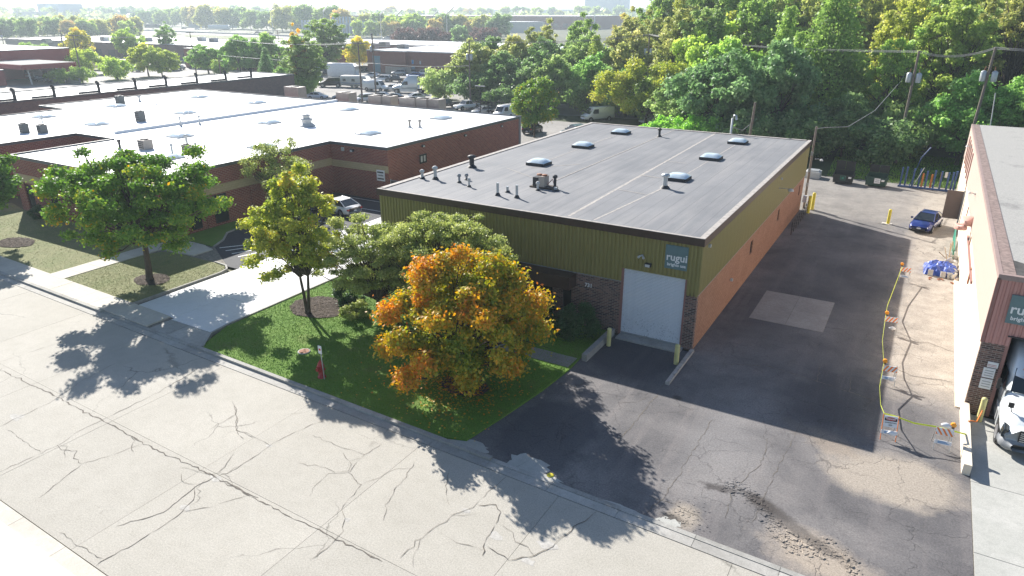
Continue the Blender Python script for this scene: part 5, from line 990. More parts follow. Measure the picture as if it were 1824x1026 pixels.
camper(391, 55, 22, 5.6, 22, 'white semi trailer driving on the highway', 'truck', stripe=None, wn=0, name='semi_trailer', zc=1.4); camper(273, 52, 18, 5.2, 22, 'dark covered trailer on the highway', 'truck', 'dark', None, wn=0, name='semi_trailer', zc=1.4)
x, y, _ = at(862, 199); t = thing('utility_trailer', 'black stake sided trailer beyond the white roof corner', 'trailer', (-71, 114, 0), .1)
MB().box(-3, -1.1, .6, 3, 1.1, .8).build('deck', MT['black'], t)
for i in range(8): MB().box(-2.9+i*.8, -1.12, .8, -2.78+i*.8, -1.05, 2.4).build('stake', MT['black'], t)
for z in (1.2, 1.7, 2.2): MB().box(-3, -1.16, z, 3, -1.12, z+.14).build('rail', MT['black'], t)
for sg in (-1, 1): wheel(t, 0, sg*1.12, .36)

# ---------------------------------------------------------------- yard furniture
def bollard(x, y, h, r, mat, label, lean=0, base=False):
    t = thing('bollard', label, 'bollard', (x, y, 0)); MB().tube([(0, 0, -.05), (lean, 0, h)], r, 12).lathe(lean, 0, [(r, h), (r*.8, h+.05), (r*.3, h+.08)], 12).build('post', MT[mat], t)
    if base: MB().box(-.5, -.3, -.02, .35, .3, .03).build('footing', MT['concrete_bit'], t)
bollard(-13.5, 34.1, 1.05, .13, 'yellow_faded', 'yellow bollard left of the white rolling door'); bollard(-9.42, 33.9, 1.1, .14, 'yellow_faded', 'yellow bollard right of the white rolling door')
bollard(4.74, 35.5, 1.2, .125, 'yellow_faded', 'pale yellow bollard against the truck bay pillar'); bollard(-1.35, 70.0, 1.3, .13, 'yellow', 'lone bright yellow bollard in the back lot by the blue car', base=True)
bollard(-8.25, 70.3, 1.6, .15, 'yellow', 'yellow bollard nearest the railing end by the olive building'); bollard(-8.1, 71.8, 1.6, .15, 'yellow', 'farther yellow bollard behind the railing end')
tag(MB().tube([(4.75, 35.3, .7), (4.6, 34.9, .25), (4.35, 34.5, .45), (4.2, 34.2, .55)], .03, 5).build('hose', MT['orange']), 'thin orange cord from the pale bollard to the low wall', 'cord')
kw = [(-14.05, 31.6, -13.75, 35.6, .42, 'kerb', 'low grey concrete wall left of the dock apron'), (-9.2, 31.4, -8.98, 35.8, .16, 'seam', 'pale concrete kerb right of the dock apron')]
for (a, b, c_, d, h, mt, l) in kw: tag(MB().prism([(a, b), (c_, b), (c_, d), (a, d)], -.1, h).build('low_wall', MT[mt]), l, 'wall')
t = thing('railing', 'black pipe railing along the salmon brick wall toward the yellow bollards', 'railing', (-8.35, 62, 0))
for i in range(8): MB().tube([(0, i*1.2, 0), (0, i*1.2, 1.15)], .035, 6).build('post', MT['black'], t)
for z in (.35, .62, .88, 1.15): MB().tube([(0, 0, z), (0, 8.4, z)], .025, 6).build('rail', MT['black'], t)
tag(MB().box(-8.95, 70.6, .9, -8.6, 71.0, 1.5).build('warning_plate', MT['white']), 'small pale round plate at the end of the side wall', 'plate')
# fire hydrant
t = thing('fire_hydrant', 'red fire hydrant on the lawn beside a thin marker post', 'hydrant', (-25.0, 22.85, .085)); t.scale = (1.3, 1.3, 1.12)
MB().lathe(0, 0, [(.17, 0), (.17, .05), (.12, .06), (.115, .55), (.15, .56), (.15, .62), (.12, .63), (.12, .68), (.09, .78), (.04, .83), (.04, .88), (.015, .89)], 14).build('barrel', MT['hydrant_red'], t)
for a, r_, l_ in ((0, .06, .2), (math.pi, .06, .2), (-math.pi/2, .085, .22)): MB().tube([(0, 0, .48), (math.cos(a)*l_, math.sin(a)*l_, .48)], r_, 8).build('nozzle_cap', MT['hydrant_red'], t)
t = thing('marker_post', 'grey post with a small white sign beside the hydrant', 'sign post', (-24.72, 22.75, .085)); MB().tube([(0, 0, -.2), (-.05, 0, 1.9)], .03, 6).build('post', MT['galv'], t)
b = MB().prism([(-.12, -.01), (.12, -.01), (.12, .01), (-.12, .01)], 1.5, 1.95).build('sign', MT['white'], t); b.location = (-.05, -.04, 0); q = MB().lathe(0, 0, [(.07, 0), (.07, .01)], 10).build('ring', MT['red'], b); q.rotation_euler = (math.pi/2, 0, 0); q.location = (0, -.012, 1.74)
t = thing('manhole_cover', 'round rusty manhole cover set in the lawn', 'manhole', (-28.0, 24.5, .09)); MB().lathe(0, 0, [(.36, -.1), (.36, .03), (.3, .035)], 20).build('frame', MT['kerb'], t); MB().lathe(0, 0, [(.29, .0), (.29, .045)], 20).build('cover', MT['rust'], t)
tag(MB().lathe(-10.8, 21.6, [(.16, 0), (.15, .03), (.05, .04)], 12).build('valve_cover', MT['yellow']), 'small yellow painted valve cover by the kerb', 'cover')
# barricades
def barricade(x, y, rz, label, sign=False, light=True, bag='white', lower=True, flip=1):
    t = thing('barricade', label, 'barricade', (x, y, .01), rz, 'barricades along the caution tape'); w_ = .62; h = 1.02 if not sign else 1.12
    for s in (-1, 1):
        for f in (-1, 1): MB().tube([(s*w_/2, f*.38, 0), (s*w_/2, f*.03, h)], .018, 5).build('leg', MT['orange' if (sign and f < 0) else 'steel'], t)
    n_ = Vector((0, -.35, 0)); 
    def face(z0, z1, mat, nm, wd=w_+.06):
        y0, y1 = -.38+.35*z0/h-.02, -.38+.35*z1/h-.02; mb = MB(); vs = [(-wd/2, y0-.02, z0), (wd/2, y0-.02, z0), (wd/2, y1-.02, z1), (-wd/2, y1-.02, z1), (-wd/2, y0, z0), (wd/2, y0, z0), (wd/2, y1, z1), (-wd/2, y1, z1)]
        mb.add(vs, [(0, 1, 2, 3), (7, 6, 5, 4), (0, 4, 5, 1), (3, 2, 6, 7), (0, 3, 7, 4), (1, 5, 6, 2)]); return mb.build(nm, MT[mat], t), y0-.024, y1-.024
    if sign:
        b, y0, y1 = face(.62, 1.1, 'white', 'danger_board', .56); MB().add([(-.25, y0+(y1-y0)*.55-.002, .885), (.25, y0+(y1-y0)*.55-.002, .885), (.25, y1-.002, 1.07), (-.25, y1-.002, 1.07)], [(0, 1, 2, 3)]).build('panel', MT['black'], b)
        rx = math.pi/2-math.atan2(.35, h)
        o = MB().add([(.21*math.cos(6.283*i/20), y0+(y1-y0)*(.75+.16*math.sin(6.283*i/20))-.004, .975+.075*math.sin(6.283*i/20)) for i in range(20)], [tuple(range(20))]).build('oval', MT['red'], b)
        text('lettering', 'DANGER', .095, 'white', b, (0, y0+(y1-y0)*.68-.006, .945), (rx, 0, 0), .003, .001); text('lettering', 'CONSTRUCTION', .062, 'black', b, (0, y0+(y1-y0)*.38-.006, .79), (rx, 0, 0), .002, .001); text('lettering', 'AREA', .062, 'black', b, (0, y0+(y1-y0)*.15-.006, .69), (rx, 0, 0), .002, .001)
    else:
        b, y0, y1 = face(.70, .98, 'white', 'board')
        for i in range(-1, 4):
            a0 = -.34+i*.2; a1 = a0+.09; sh = .2*flip; P = []
            for (xx, v) in ((a0, 0), (a1, 0), (a1+sh, 1), (a0+sh, 1)): P.append((xx, v))
            # clip to the board
            def clipx(P, lim, sgn):
                out = []
                for q in range(len(P)):
                    A_, B_ = P[q], P[(q+1) % len(P)]; ia, ib = (A_[0]-lim)*sgn <= 0, (B_[0]-lim)*sgn <= 0
                    if ia: out.append(A_)
                    if ia != ib: tt = (lim-A_[0])/(B_[0]-A_[0]); out.append((lim, A_[1]+tt*(B_[1]-A_[1])))
                return out
            P = clipx(clipx(P, .34, 1), -.34, -1) if P else P
            if len(P) > 2: MB().add([(xx, y0+(y1-y0)*v-.003, .70+.28*v) for xx, v in P], [tuple(range(len(P)))]).build('stripe', MT['orange'], b)
    if lower:
        b, y0, y1 = face(.3, .46, 'white', 'lower_board', .66)
        for i in range(3): MB().add([(-.2, y0+(y1-y0)*(.25+.22*i)-.003, .34+.035*i), (.24-.06*i, y0+(y1-y0)*(.25+.22*i)-.003, .34+.035*i), (.24-.06*i, y0+(y1-y0)*(.37+.22*i)-.003, .36+.035*i), (-.2, y0+(y1-y0)*(.37+.22*i)-.003, .36+.035*i)], [(0, 1, 2, 3)]).build('print_line', MT['sign_blue'], b)
    if light:
        l_ = MB().box(-.05, -.05, h, .05, .05, h+.1).build('lamp_base', MT['black'], t); l_.location = (light*.28, 0, 0); m_ = MB().tube([(0, -.05, .09+h+.08), (0, .05, .09+h+.08)], .11, 14).build('lens', MT['amber'], l_)
    if bag:
        rng = np.random.default_rng(int(x*100) % 97+5); mb = MB(); k = 8; vs = []
        zz = {'top': h+.0, 'white': .28}[bag]
        for j in range(6):
            for i in range(k): a = 6.283*i/k; r_ = .17*math.sin(.35+j*.5)*rng.uniform(.85, 1.15); vs.append((r_*1.25*math.cos(a)+(.0 if bag == 'top' else .12), r_*.6*math.sin(a)-(.05 if bag == 'top' else .36), zz+j*.045))
        mb.add(vs, [(j*k+i, j*k+(i+1) % k, (j+1)*k+(i+1) % k, (j+1)*k+i) for j in range(5) for i in range(k)]+[tuple(range(5*k, 6*k))], 0, True); o = mb.build('sandbag', MT['white']); o.location = t.location; o.rotation_euler = t.rotation_euler; tag(o, 'crumpled white sandbag on the '+('nearest striped barricade' if bag == 'top' else label.split(',')[0]), 'sandbag')
    return t
barricade(.65, 54.6, .1, 'orange white barricade beside the blue tarp, farthest one', bag=None, light=-1); barricade(.35, 44.4, .12, 'second farthest striped barricade, in the shadow edge', light=-1, lower=False)
barricade(.72, 37.45, .15, 'middle striped barricade with blue lettered lower board', light=-1); barricade(1.08, 31.9, .2, 'DANGER CONSTRUCTION AREA folding sign in the yard', sign=True, light=0)
barricade(3.2, 32.2, .1, 'nearest striped barricade beside the low white wall', bag='top', light=1, flip=-1)
TP = [(.4, 54.7, 1.05), (.15, 50, .75), (-.0, 47, .72), (.02, 44.4, 1.12), (.12, 41, .85), (.3, 39, .85), (.4, 37.4, 1.1), (.42, 35.3, .72), (.6, 33.4, .75), (.78, 31.95, 1.12), (1.2, 31.95, 1.12), (2.0, 32.0, .98), (2.95, 32.15, 1.0), (3.7, 32.4, .85), (4.1, 33.0, .52)]
mb = MB(); vs = []
for i, (x, y, z) in enumerate(TP): vs += [(x, y, z), (x+.015, y, z-.07)]
mb.add(vs, [(2*i, 2*i+1, 2*i+3, 2*i+2) for i in range(len(TP)-1)]); mb.tube(TP, .006, 4); tag(mb.build('caution_tape', MT['lime_tape']), 'yellow caution tape strung between the barricades', 'tape')
# tarp pile and rubble
t = thing('tarp', 'bright blue tarp heaped over a pile against the right building', 'tarp', (2.9, 58.0, 0)); rng = np.random.default_rng(9); mb = MB(); k = 20; vs = []
for j in range(k+1):
    for i in range(k+1):
        u, v = i/k*2-1, j/k*2-1; e = max(abs(u), abs(v)); h = .62*(1-e**5)+.09*math.sin(u*9+v*3)*math.sin(v*7)+rng.normal()*.035; vs.append((u*1.05+rng.normal()*.03+.06*math.sin(v*11), v*1.25+.05*math.sin(u*13), max(.02, h)))
mb.add(vs, [(j*(k+1)+i, j*(k+1)+i+1, (j+1)*(k+1)+i+1, (j+1)*(k+1)+i) for j in range(k) for i in range(k)]); mb.build('sheet', MT['blue_tarp'], t)
for i, dx in enumerate((-.62, .18, .6)): 
    o = MB().box(-.16, -.1, 0, .16, .1, .42).build('concrete_block', MT['concrete_bit']); o.location = (2.9+dx, 56.68-.02*i, .01); o.rotation_euler = (-.25, 0, .1*i); tag(o, ('leftmost', 'middle', 'rightmost')[i]+' of three grey blocks holding down the blue tarp edge', 'block', 'blocks holding the tarp')
for i in range(26):
    mb = MB(); s = rng.uniform(.12, .42); n_ = 7; ps = [Vector(rng.normal(size=3)).normalized()*s*rng.uniform(.6, 1) for _ in range(14)]
    bm = bmesh.new(); [bm.verts.new(p) for p in ps]; r = bmesh.ops.convex_hull(bm, input=bm.verts); me = bpy.data.meshes.new('rubble_chunk'); 
    bmesh.ops.delete(bm, geom=[g_ for g_ in r['geom_interior'] if isinstance(g_, bmesh.types.BMVert)], context='VERTS'); bm.to_mesh(me); bm.free(); me.materials.append(MT['concrete_bit']); o = link('rubble_chunk', me); 
    u = rng.random(); o.location = (3.85-.7*rng.random()*(.4+u*.5), 56.6+u*6.0, s*.35+.25*rng.random()); tag(o, 'pale broken concrete chunk in the heap behind the blue tarp', 'rubble', 'concrete chunks heaped by the wall')
for i in range(5): o = MB().box(-.03, -.02, 0, .03, .02, 1.5).build('timber_offcut', MT['pale_wood']); o.location = (3.3+rng.random()*.6, 59+rng.random()*3, .1); o.rotation_euler = (rng.normal()*.4, rng.normal()*.5, 0); tag(o, 'pale timber offcut sticking up from the rubble heap', 'timber', 'timber offcuts in the heap')
for i in range(7): o = MB().box(-.1, -.05, 0, .1, .05, .06).build('brick', MT['rust']); o.location = (2.9+rng.normal()*.4, 56.0+rng.normal()*.2, .01); o.rotation_euler = (0, 0, rng.random()*3); tag(o, 'loose red brick on the ground before the blue tarp', 'brick', 'loose bricks before the tarp')
# dumpsters
def dumpster(x, y, rz, mat, label, lid, board):
    t = thing('dumpster', label, 'dumpster', (x, y, .0), rz); mb = MB(); W2 = 1.0
    pr_ = [(-.75, .15), (.75, .15), (.8, 1.35), (-.75, 1.1)]
    vs = [(sx*W2, y_, z_) for sx in (-1, 1) for y_, z_ in pr_]; mb.add(vs, [(0, 1, 5, 4), (1, 2, 6, 5), (3, 0, 4, 7), (0, 3, 2, 1), (4, 5, 6, 7)]); mb.build('bin', MT[mat], t)
    for i in range(5): MB().box(-.95+i*.44, -.8, .2, -.85+i*.44, -.755, 1.08).build('rib', MT[mat], t)
    for sx in (-1, 1): MB().box(sx*W2-.06+.06*sx, -.5, .75, sx*W2+.06+.06*sx, .5, .95).build('lift_pocket', MT[mat], t)
    for s in (-1, 1):
        l_ = MB(); 
        for i in range(5): l_.box(s*.5-.46+i*.19, .82, 1.36, s*.5-.46+i*.19+.15, .87, 2.3 if lid else 2.15)
        l_.box(s*.5-.48, .87, 1.35, s*.5+.48, .9, 2.33 if lid else 2.18); l_.build('lid', MT['dumpster_black'], t)
    bd = MB().box(-.3+board[0], -.83, .45, .3+board[0], -.805, 1.0).build('sign_plate', MT[board[1]], t); 
    if board[1] == 'dark': 
        for a, b_, c_, d in ((-.27, .48, .27, .52), (-.27, .93, .27, .97), (-.27, .52, -.23, .93), (.23, .52, .27, .93)): MB().box(a+board[0], -.84, b_, c_+board[0], -.832, d).build('border', MT['green_ladder'], bd)
        MB().box(-.13+board[0], -.84, .62, .13+board[0], -.832, .82).build('emblem', MT['green_ladder'], bd)
    else: 
        for z in (.6, .8): MB().box(-.2+board[0], -.84, z, .2+board[0], -.832, z+.06).build('print_line', MT['grey'], bd)
    MB().box(.55, -.83, .7, .85, -.805, .9).build('sticker', MT['white'], t); return t
dumpster(-6.95, 85.6, .02, 'dumpster_black', 'black dumpster with raised lid and green bordered plate', 1, (0, 'dark')); dumpster(-3.6, 85.9, -.06, 'dumpster_green', 'dark green dumpster with open lids and white notice', 0, (.15, 'white'))
t = thing('utility_box', 'pale grey concrete box behind the olive building corner', 'box', (-10.3, 87.0, 0)); MB().box(-.8, -.8, 0, .8, .8, .75).build('body', MT['lightgrey'], t); MB().box(-.6, -.6, .752, .6, .6, .9).build('lid', MT['galv'], t)
t = thing('steel_rack', 'row of blue steel uprights with a few orange ones at the back of the lot', 'rack', (-1.3, 87.2, 0))
for i, (x, h, c_) in enumerate(((0, 2.1, 'rack_blue'), (.45, 2.2, 'rack_blue'), (1.15, 2.1, 'rack_blue'), (1.75, 2.1, 'rack_blue'), (2.05, 1.7, 'rack_orange'), (2.4, 2.0, 'rack_blue'), (2.9, 1.6, 'rack_orange'), (3.15, 2.1, 'rack_blue'), (3.75, 2.1, 'rack_blue'), (3.75, 1.9, 'rack_orange'), (4.4, 2.0, 'rack_blue'), (4.8, 2.1, 'rack_blue'), (5.1, 2.2, 'rack_blue'))):
    MB().box(x-.09, -.1-(i % 3)*.15, 0, x+.09, .1-(i % 3)*.15, h).build('upright', MT[c_], t)
MB().box(-.2, -.5, .02, 5.3, -.35, .2).build('base_rail', MT['rack_blue'], t); MB().box(4.0, -.62, 1.5, 4.25, -.6, 2.1).build('tag_plate', MT['lightgrey'], t); MB().tube([(1.2, -.3, 0), (2.0, -.2, 2.3)], .03, 5).build('brace', MT['galv'], t); MB().tube([(.9, .2, 0), (1.5, .5, 3.2), (2.2, 1, 4.3)], .06, 6).build('hose', MT['rack_blue'], t)
# slatted gate between the buildings
t = thing('privacy_gate', 'dark slatted chain link gate between the brick and olive buildings', 'fence', (-45.6, 53.6, 0))
for i in range(5): MB().tube([(i*3.45, 0, 0), (i*3.45, 0, 2.25)], .05, 6).build('post', MT['galv'], t)
MB().tube([(0, 0, 2.15), (13.8, 0, 2.15)], .035, 6).build('top_rail', MT['galv'], t)
for i in range(92): MB().box(.04+i*.15, -.012, .08, .165+i*.15, .012, 2.1).build('slat', MT['fence_slat'], t)
for a in ((.1, .1, 3.4, 2.1), (3.5, 2.1, 6.8, .1)): MB().tube([(a[0], -.04, a[1]), (a[2], -.04, a[3])], .02, 5).build('brace', MT['galv'], t)
# ---------------------------------------------------------------- poles and wires
def upole(px, py, top, label, arms=1, tf=1, base=None, lean=(0, 0), deg=0, h=12, r=.17):
    x, y = base or at(px, py)[:2]; t = thing('utility_pole', label, 'utility pole', (x, y, 0), math.radians(deg)); MB().tube([(0, 0, 0), (lean[0], lean[1], h)], [r*1.15, r*.75], 8).build('pole', MT['pole'], t); lx, ly = lean
    for i in range(arms):
        z = h-.35-i*1.1; a = MB().box(lx-1.25, ly-.07, z, lx+1.25, ly+.07, z+.14).build('crossarm', MT['pole'], t)
        for q in (-1.1, -.6, .6, 1.1): MB().tube([(lx+q, ly, z+.14), (lx+q, ly, z+.34)], .06, 6).build('insulator', MT['lightgrey'], a)
    for i in range(tf): s = (-1, 1, .2)[i]; c_ = MB().lathe(lx+s*.52, ly-.1*s, [(.3, h-3.7), (.32, h-3.5), (.32, h-2.7), (.26, h-2.6), (.06, h-2.5)], 12).build('transformer', MT['galv'], t); MB().tube([(lx+s*.52, ly-.1*s, h-2.5), (lx+s*.45, ly, h-2.1)], .05, 6).build('bushing', MT['rust'], c_)
    return (x+lx*math.cos(math.radians(deg)), y+lx*math.sin(math.radians(deg)), h)
PA = upole(0, 0, 0, 'utility pole before the woods with two grey transformers, left of two', 0, 2, base=(-2.5, 101), lean=(.1, 0), h=13.6, r=.17); PB = upole(0, 0, 0, 'utility pole before the woods with two transformers, right of two', 0, 2, base=(4.6, 98), lean=(.45, 0), h=14.3)
PC = upole(0, 0, 0, 'pole with transformers above the yellow green tree', 1, 2, base=(-48, 133), h=14, deg=10); P1 = upole(838, 190, 72, 'tall grey pole with transformers right of the truck yard', 0, 2, h=12.7, deg=0)
P2 = upole(646, 186, 0, 'pole rising beside the white suv in the truck yard', 1, 0, h=12.2); P5 = upole(636, 180, 0, 'pole with a transformer behind the truck yard', 0, 1, h=13.6, base=(-105.5, 121)); 
P6 = upole(147, 142, 0, 'leaning pole with crossarms behind the wooden fence, right one of the left pair', 2, 0, h=12, deg=30); P7 = upole(120, 112, 0, 'pole at far left, left one of the left pair', 2, 1, h=11.5); P8 = upole(350, 132, 0, 'tall bare pole behind the second white roof', 1, 0, h=12.2, deg=20); P9 = upole(382, 152, 0, 'double armed pole by the second white roof edge', 1, 0, h=8.2, base=(-135.5, 105)); P10 = upole(303, 118, 0, 'slim pole left of the tall bare pole', 0, 0, h=9.5); P11 = upole(500, 105, 0, 'pole right of the leafy row with crossarms', 2, 0, h=11); P12 = upole(10, 92, 0, 'pole with transformers at the far left edge', 1, 2, h=10)
def wires(pts, n, sag, label, dz=.0, off=.5):
    t = thing('power_line', label, 'power line', pts[0])
    for k in range(n):
        P = []
        for a, b in zip(pts[:-1], pts[1:]):
            for i in range(9): u = i/8; P.append((a[0]+(b[0]-a[0])*u-pts[0][0], a[1]+(b[1]-a[1])*u-pts[0][1]+(k-(n-1)/2)*off, a[2]+(b[2]-a[2])*u-sag*4*u*(1-u)-pts[0][2]+dz-k*.12))
        MB().tube(P, .022, 4).build('wire', MT['wire'], t)
wires([(40, 90, 15), PB, PA, PC, P1], 3, .7, 'overhead lines running before the woods'); wires([P1, P2, (-150, 118, 12)], 3, .8, 'overhead lines above the truck yard', off=.7); wires([P8, P6, (-300, 110, 11)], 3, 1.0, 'overhead lines at far left', off=.8); wires([P11, P8], 2, .8, 'overhead lines over the leafy row'); wires([(P1[0], P1[1], 8), (P5[0], P5[1], 7.6), (-160, 125, 7.5)], 2, .4, 'lower cables crossing the truck yard')
def light_mast(px, py, ptop, label, h=None, arm=2.5):
    x, y, _ = at(px, py); D = math.hypot(x, y); hh = h or 22; t = thing('light_mast', label, 'street lamp', (x, y, 0)); MB().tube([(0, 0, 0), (0, 0, hh)], [.3, .18], 6).build('mast', MT['lightgrey'], t); MB().tube([(0, 0, hh), (arm*2.6, -1, hh+4)], [.5, .35], 5).build('lamp_arm', MT['white'], t)
for (px, py, hh, l) in ((487, 60, 18.5, 'highway light mast left, above the white road'), (580, 66, 18, 'highway light mast above the tall tree'), (680, 72, 16, 'highway light mast over the steel panels'), (797, 76, 16.5, 'highway light mast by the long warehouse, right'), (773, 62, 15, 'slim highway mast before the long warehouse'), (708, 66, 15, 'slim mast left of the long warehouse')): light_mast(px, py, 0, l, hh)
x, y, _ = at(1058, 66); t = thing('light_mast', 'tall pale mast standing in front of the hazy horizon block', 'mast', (x, y, 0)); MB().tube([(0, 0, 0), (0, 0, 20)], [.45, .3], 6).build('mast', MT['white'], t)
x, y, _ = at(225, 47); t = thing('highway_sign', 'green highway sign on a gantry at the left horizon', 'sign', (x, y, 0)); MB().box(-6, -.4, 15, 6, 0, 20.5).build('panel', MT['highway_green'], t); MB().box(-22, 0, 16, 22, .5, 17).build('gantry', MT['galv'], t)
for q in (-22, 22): MB().tube([(q, 0, 0), (q, 0, 17)], .4, 6).build('leg', MT['galv'], t)
x, y, _ = at(83, 44); t = thing('highway_sign', 'paler green sign farther left on the horizon', 'sign', (x, y, 0)); MB().box(-8, -.4, 8, 8, 0, 13).build('panel', MT['highway_green'], t); MB().tube([(0, 0, 0), (0, 0, 8)], .5, 6).build('post', MT['galv'], t)
t = thing('lot_lamp', 'dark twin headed lot lamp before the white van', 'street lamp', (-66, 102, 0)); MB().tube([(0, 0, 0), (0, 0, 6.2)], .08, 6).build('pole', MT['black'], t); MB().tube([(-1, 0, 6.3), (1, 0, 6.3)], .09, 6).build('lamp_head', MT['lightgrey'], t)
# wooden fence in the far yard
x, y, _ = at(118, 147); t = thing('wooden_fence', 'weathered plank fence behind the second white roof', 'fence', (x, y, 0), .0)
for i in range(12): MB().box(i*.6, 0, 0, i*.6+.55, .08, 2.2+.1*(i % 3)).build('plank', MT['tan_panel'], t)
x, y, _ = at(705, 133); t = thing('board_fence', 'grey board enclosure before the red brick shop', 'fence', (x-4, y, 0))
for i in range(16): MB().box(i*.62, 0, 0, i*.62+.58, .08, 2.3).build('board', MT['tan_panel'], t)

# ---------------------------------------------------------------- near trees
near_tree('locust_tree', 'large spreading green locust tree with yellow tips on the island lawn', (-46.0, 27.1, .08), 1, MT['leaf_locust'], 21, 60000, .17, (-.1, .3, 5.95), (5.3, 5.3, 3.25), 150, .45, (.11, .2), fork=(.1, .1, 2.7), r0=.24, flat=.62, tb=.32, tv=.34, to=.3, frac=.8, fill=.3)
near_tree('maple_tree', 'young yellow green maple with forked stems beside the driveway', (-31.85, 28.5, .08), 1, MT['leaf_yellowgreen'], 22, 30000, .145, (-.3, 0, 5.6), (2.9, 2.9, 3.5), 120, .35, (.08, .17), egg=.32, flat=.8, tb=.42, tv=.3, to=.25, frac=.8, stems=[(0, 0, -.25, 0, 2.4, .11), (.1, .05, .35, .1, 2.6, .11)], fill=.2)
near_tree('maple_tree', 'dense orange and green autumn maple on the front lawn', (-18.2, 25.9, .08), 1, MT['leaf_orange'], 23, 66000, .15, (.2, .15, 3.75), (3.55, 3.55, 2.85), 120, .5, (.1, .22), egg=.1, fork=(0, 0, 1.3), r0=.22, flat=.85, tb=.47, tv=.22, to=.3, frac=.5, fill=.15, extra_cl=[((3.0, 2.1, 4.4), .9), ((3.2, 2.2, 3.0), .8), ((-2.8, -2.0, 4.2), .7), ((-1.3, -.9, 6.3), .8), ((1.4, .9, 6.5), .8), ((2.4, 1.4, 5.7), .7), ((-3.0, -2.0, 2.2), .7), ((-1.0, -3.2, 1.6), .7)])
near_tree('crabapple_tree', 'wide dull green crabapple, left one of the pair before the olive wall', (-27.9, 30.7, .08), 1, MT['leaf_crab'], 24, 56000, .10, (.2, .2, 3.9), (3.8, 3.4, 2.4), 150, .35, (.09, .18), fork=(.1, 0, 1.0), r0=.16, flat=.5, tb=.46, tv=.3, to=.25, frac=.9, fill=.15)
near_tree('crabapple_tree', 'wide dull green crabapple, right one touching the olive wall', (-23.6, 31.6, .08), 1, MT['leaf_crab'], 25, 66000, .10, (.1, .0, 4.7), (4.3, 3.1, 2.35), 160, .35, (.09, .18), fork=(.1, 0, 1.2), r0=.17, flat=.5, tb=.46, tv=.3, to=.25, frac=.9, fill=.15)
near_tree('hawthorn_tree', 'sparse fine twigged tree against the brown brick wall', (-50.6, 43.6, .06), 1, MT['leaf_crab'], 26, 13000, .12, (0, .2, 4.6), (3.2, 2.6, 2.6), 60, .4, (.14, .26), fork=(0, 0, 1.6), r0=.12, tb=.35, tv=.3, frac=1.0, fill=.1)
near_tree('locust_tree', 'dark green tree cut off by the left edge of the picture', (-65.6, 25.6, .08), 1, MT['leaf_locust'], 27, 26000, .19, (0, 0, 5.2), (3.4, 3.2, 2.5), 60, .5, (.15, .26), fork=(0, 0, 2.3), r0=.2, flat=.6, tb=.2, tv=.25, to=.15, frac=.6)
near_tree('street_tree', 'green tree past the left edge, its shade lying on the street', (-62.0, 24.2, .08), 1, MT['leaf_locust'], 28, 9000, .25, (-4.5, -1.0, 5.0), (3.0, 3.0, 2.2), 30, .5, (.18, .3), fork=(-3.5, -.6, 2.3), r0=.15, tb=.2) if False else None
near_tree('maple_tree', 'small rounded bright green tree between the brick corner and the parked van', (-51.6, 94.8, 0), 1, MT['leaf_locust'], 29, 22000, .26, (0, 0, 5.3), (3.3, 3.3, 3.7), 60, .5, (.18, .28), egg=.2, fork=(0, 0, 1.8), r0=.15, tb=.45, tv=.25, to=.3, frac=.4)
near_tree('maple_tree', 'wide yellow green tree overhanging the parked box van', (-40.8, 114.2, 0), 1, MT['leaf_yellowgreen'], 30, 30000, .3, (-.3, 0, 6.0), (8.6, 5.5, 4.2), 85, .4, (.14, .25), fork=(0, 0, 2.0), r0=.25, tb=.36, tv=.25, to=.2, frac=.7, fill=.2)
def bush(x, y, rx, rz_, n, seed, label, lm='leaf_bush', size=.09, z0=.08):
    rng = np.random.default_rng(seed); t = thing('shrub', label, 'shrub', (x, y, z0)); c, r = (0, 0, rz_*.95), (rx, rx, rz_)
    cl = crown_clusters(rng, 26, c, r, .5, (.25, .4)); p, nr, s, ti = leaves_from(rng, cl, n, size, (c, r), .9, .4, .3, .3); k = p[:, 2] > 0; p, nr, s, ti = p[k], nr[k], s[k], ti[k]
    link('foliage', leaf_mesh('foliage', p, nr, s, ti, [MT[lm]], None, rng), t); mb = MB(); limbs(rng, cl, (0, 0, 0), (0, 0, .2), .05, mb, .5, n=4); mb.build('stem', MT['bark'], t)
bush(-30.6, 31.0, .95, .75, 7000, 41, 'dark rounded evergreen shrub in the mulch by the driveway'); bush(-15.6, 34.3, 1.25, .95, 11000, 42, 'dark clipped shrub left of the rolling door under the house number'); bush(-18.0, 34.6, .95, .8, 7000, 43, 'dark shrub below the entrance window'); bush(-21.5, 34.2, .9, .8, 4000, 44, 'shrub hidden behind the orange tree'); bush(-28.8, 29.6, .8, .5, 3500, 45, 'low loose shrub beside the round evergreen', 'leaf_crab')
bush(-69.5, 31.8, .8, .6, 3000, 46, 'low shrub at the brown brick wall, far left'); 
rng = np.random.default_rng(5); n = 1500; a = rng.random(n)*6.283; r_ = np.abs(rng.normal(size=n))*2.6
P = np.stack([-18.2+r_*np.cos(a), 25.6+r_*.85*np.sin(a), np.full(n, .15)], 1); k = (P[:, 0] < -14.7) & (P[:, 1] > 21.6); P = P[k]; n = len(P)
nr = rng.normal(size=(n, 3))*.3; nr[:, 2] = 1
o = link('fallen_leaves', leaf_mesh('fallen_leaves', P, nr, rng.uniform(.07, .13, n), rng.uniform(.5, 1, n), [MT['leaf_orange']], None, rng)); tag(o, 'scattered fallen leaves on the grass round the orange maple', 'leaves', kind='stuff')
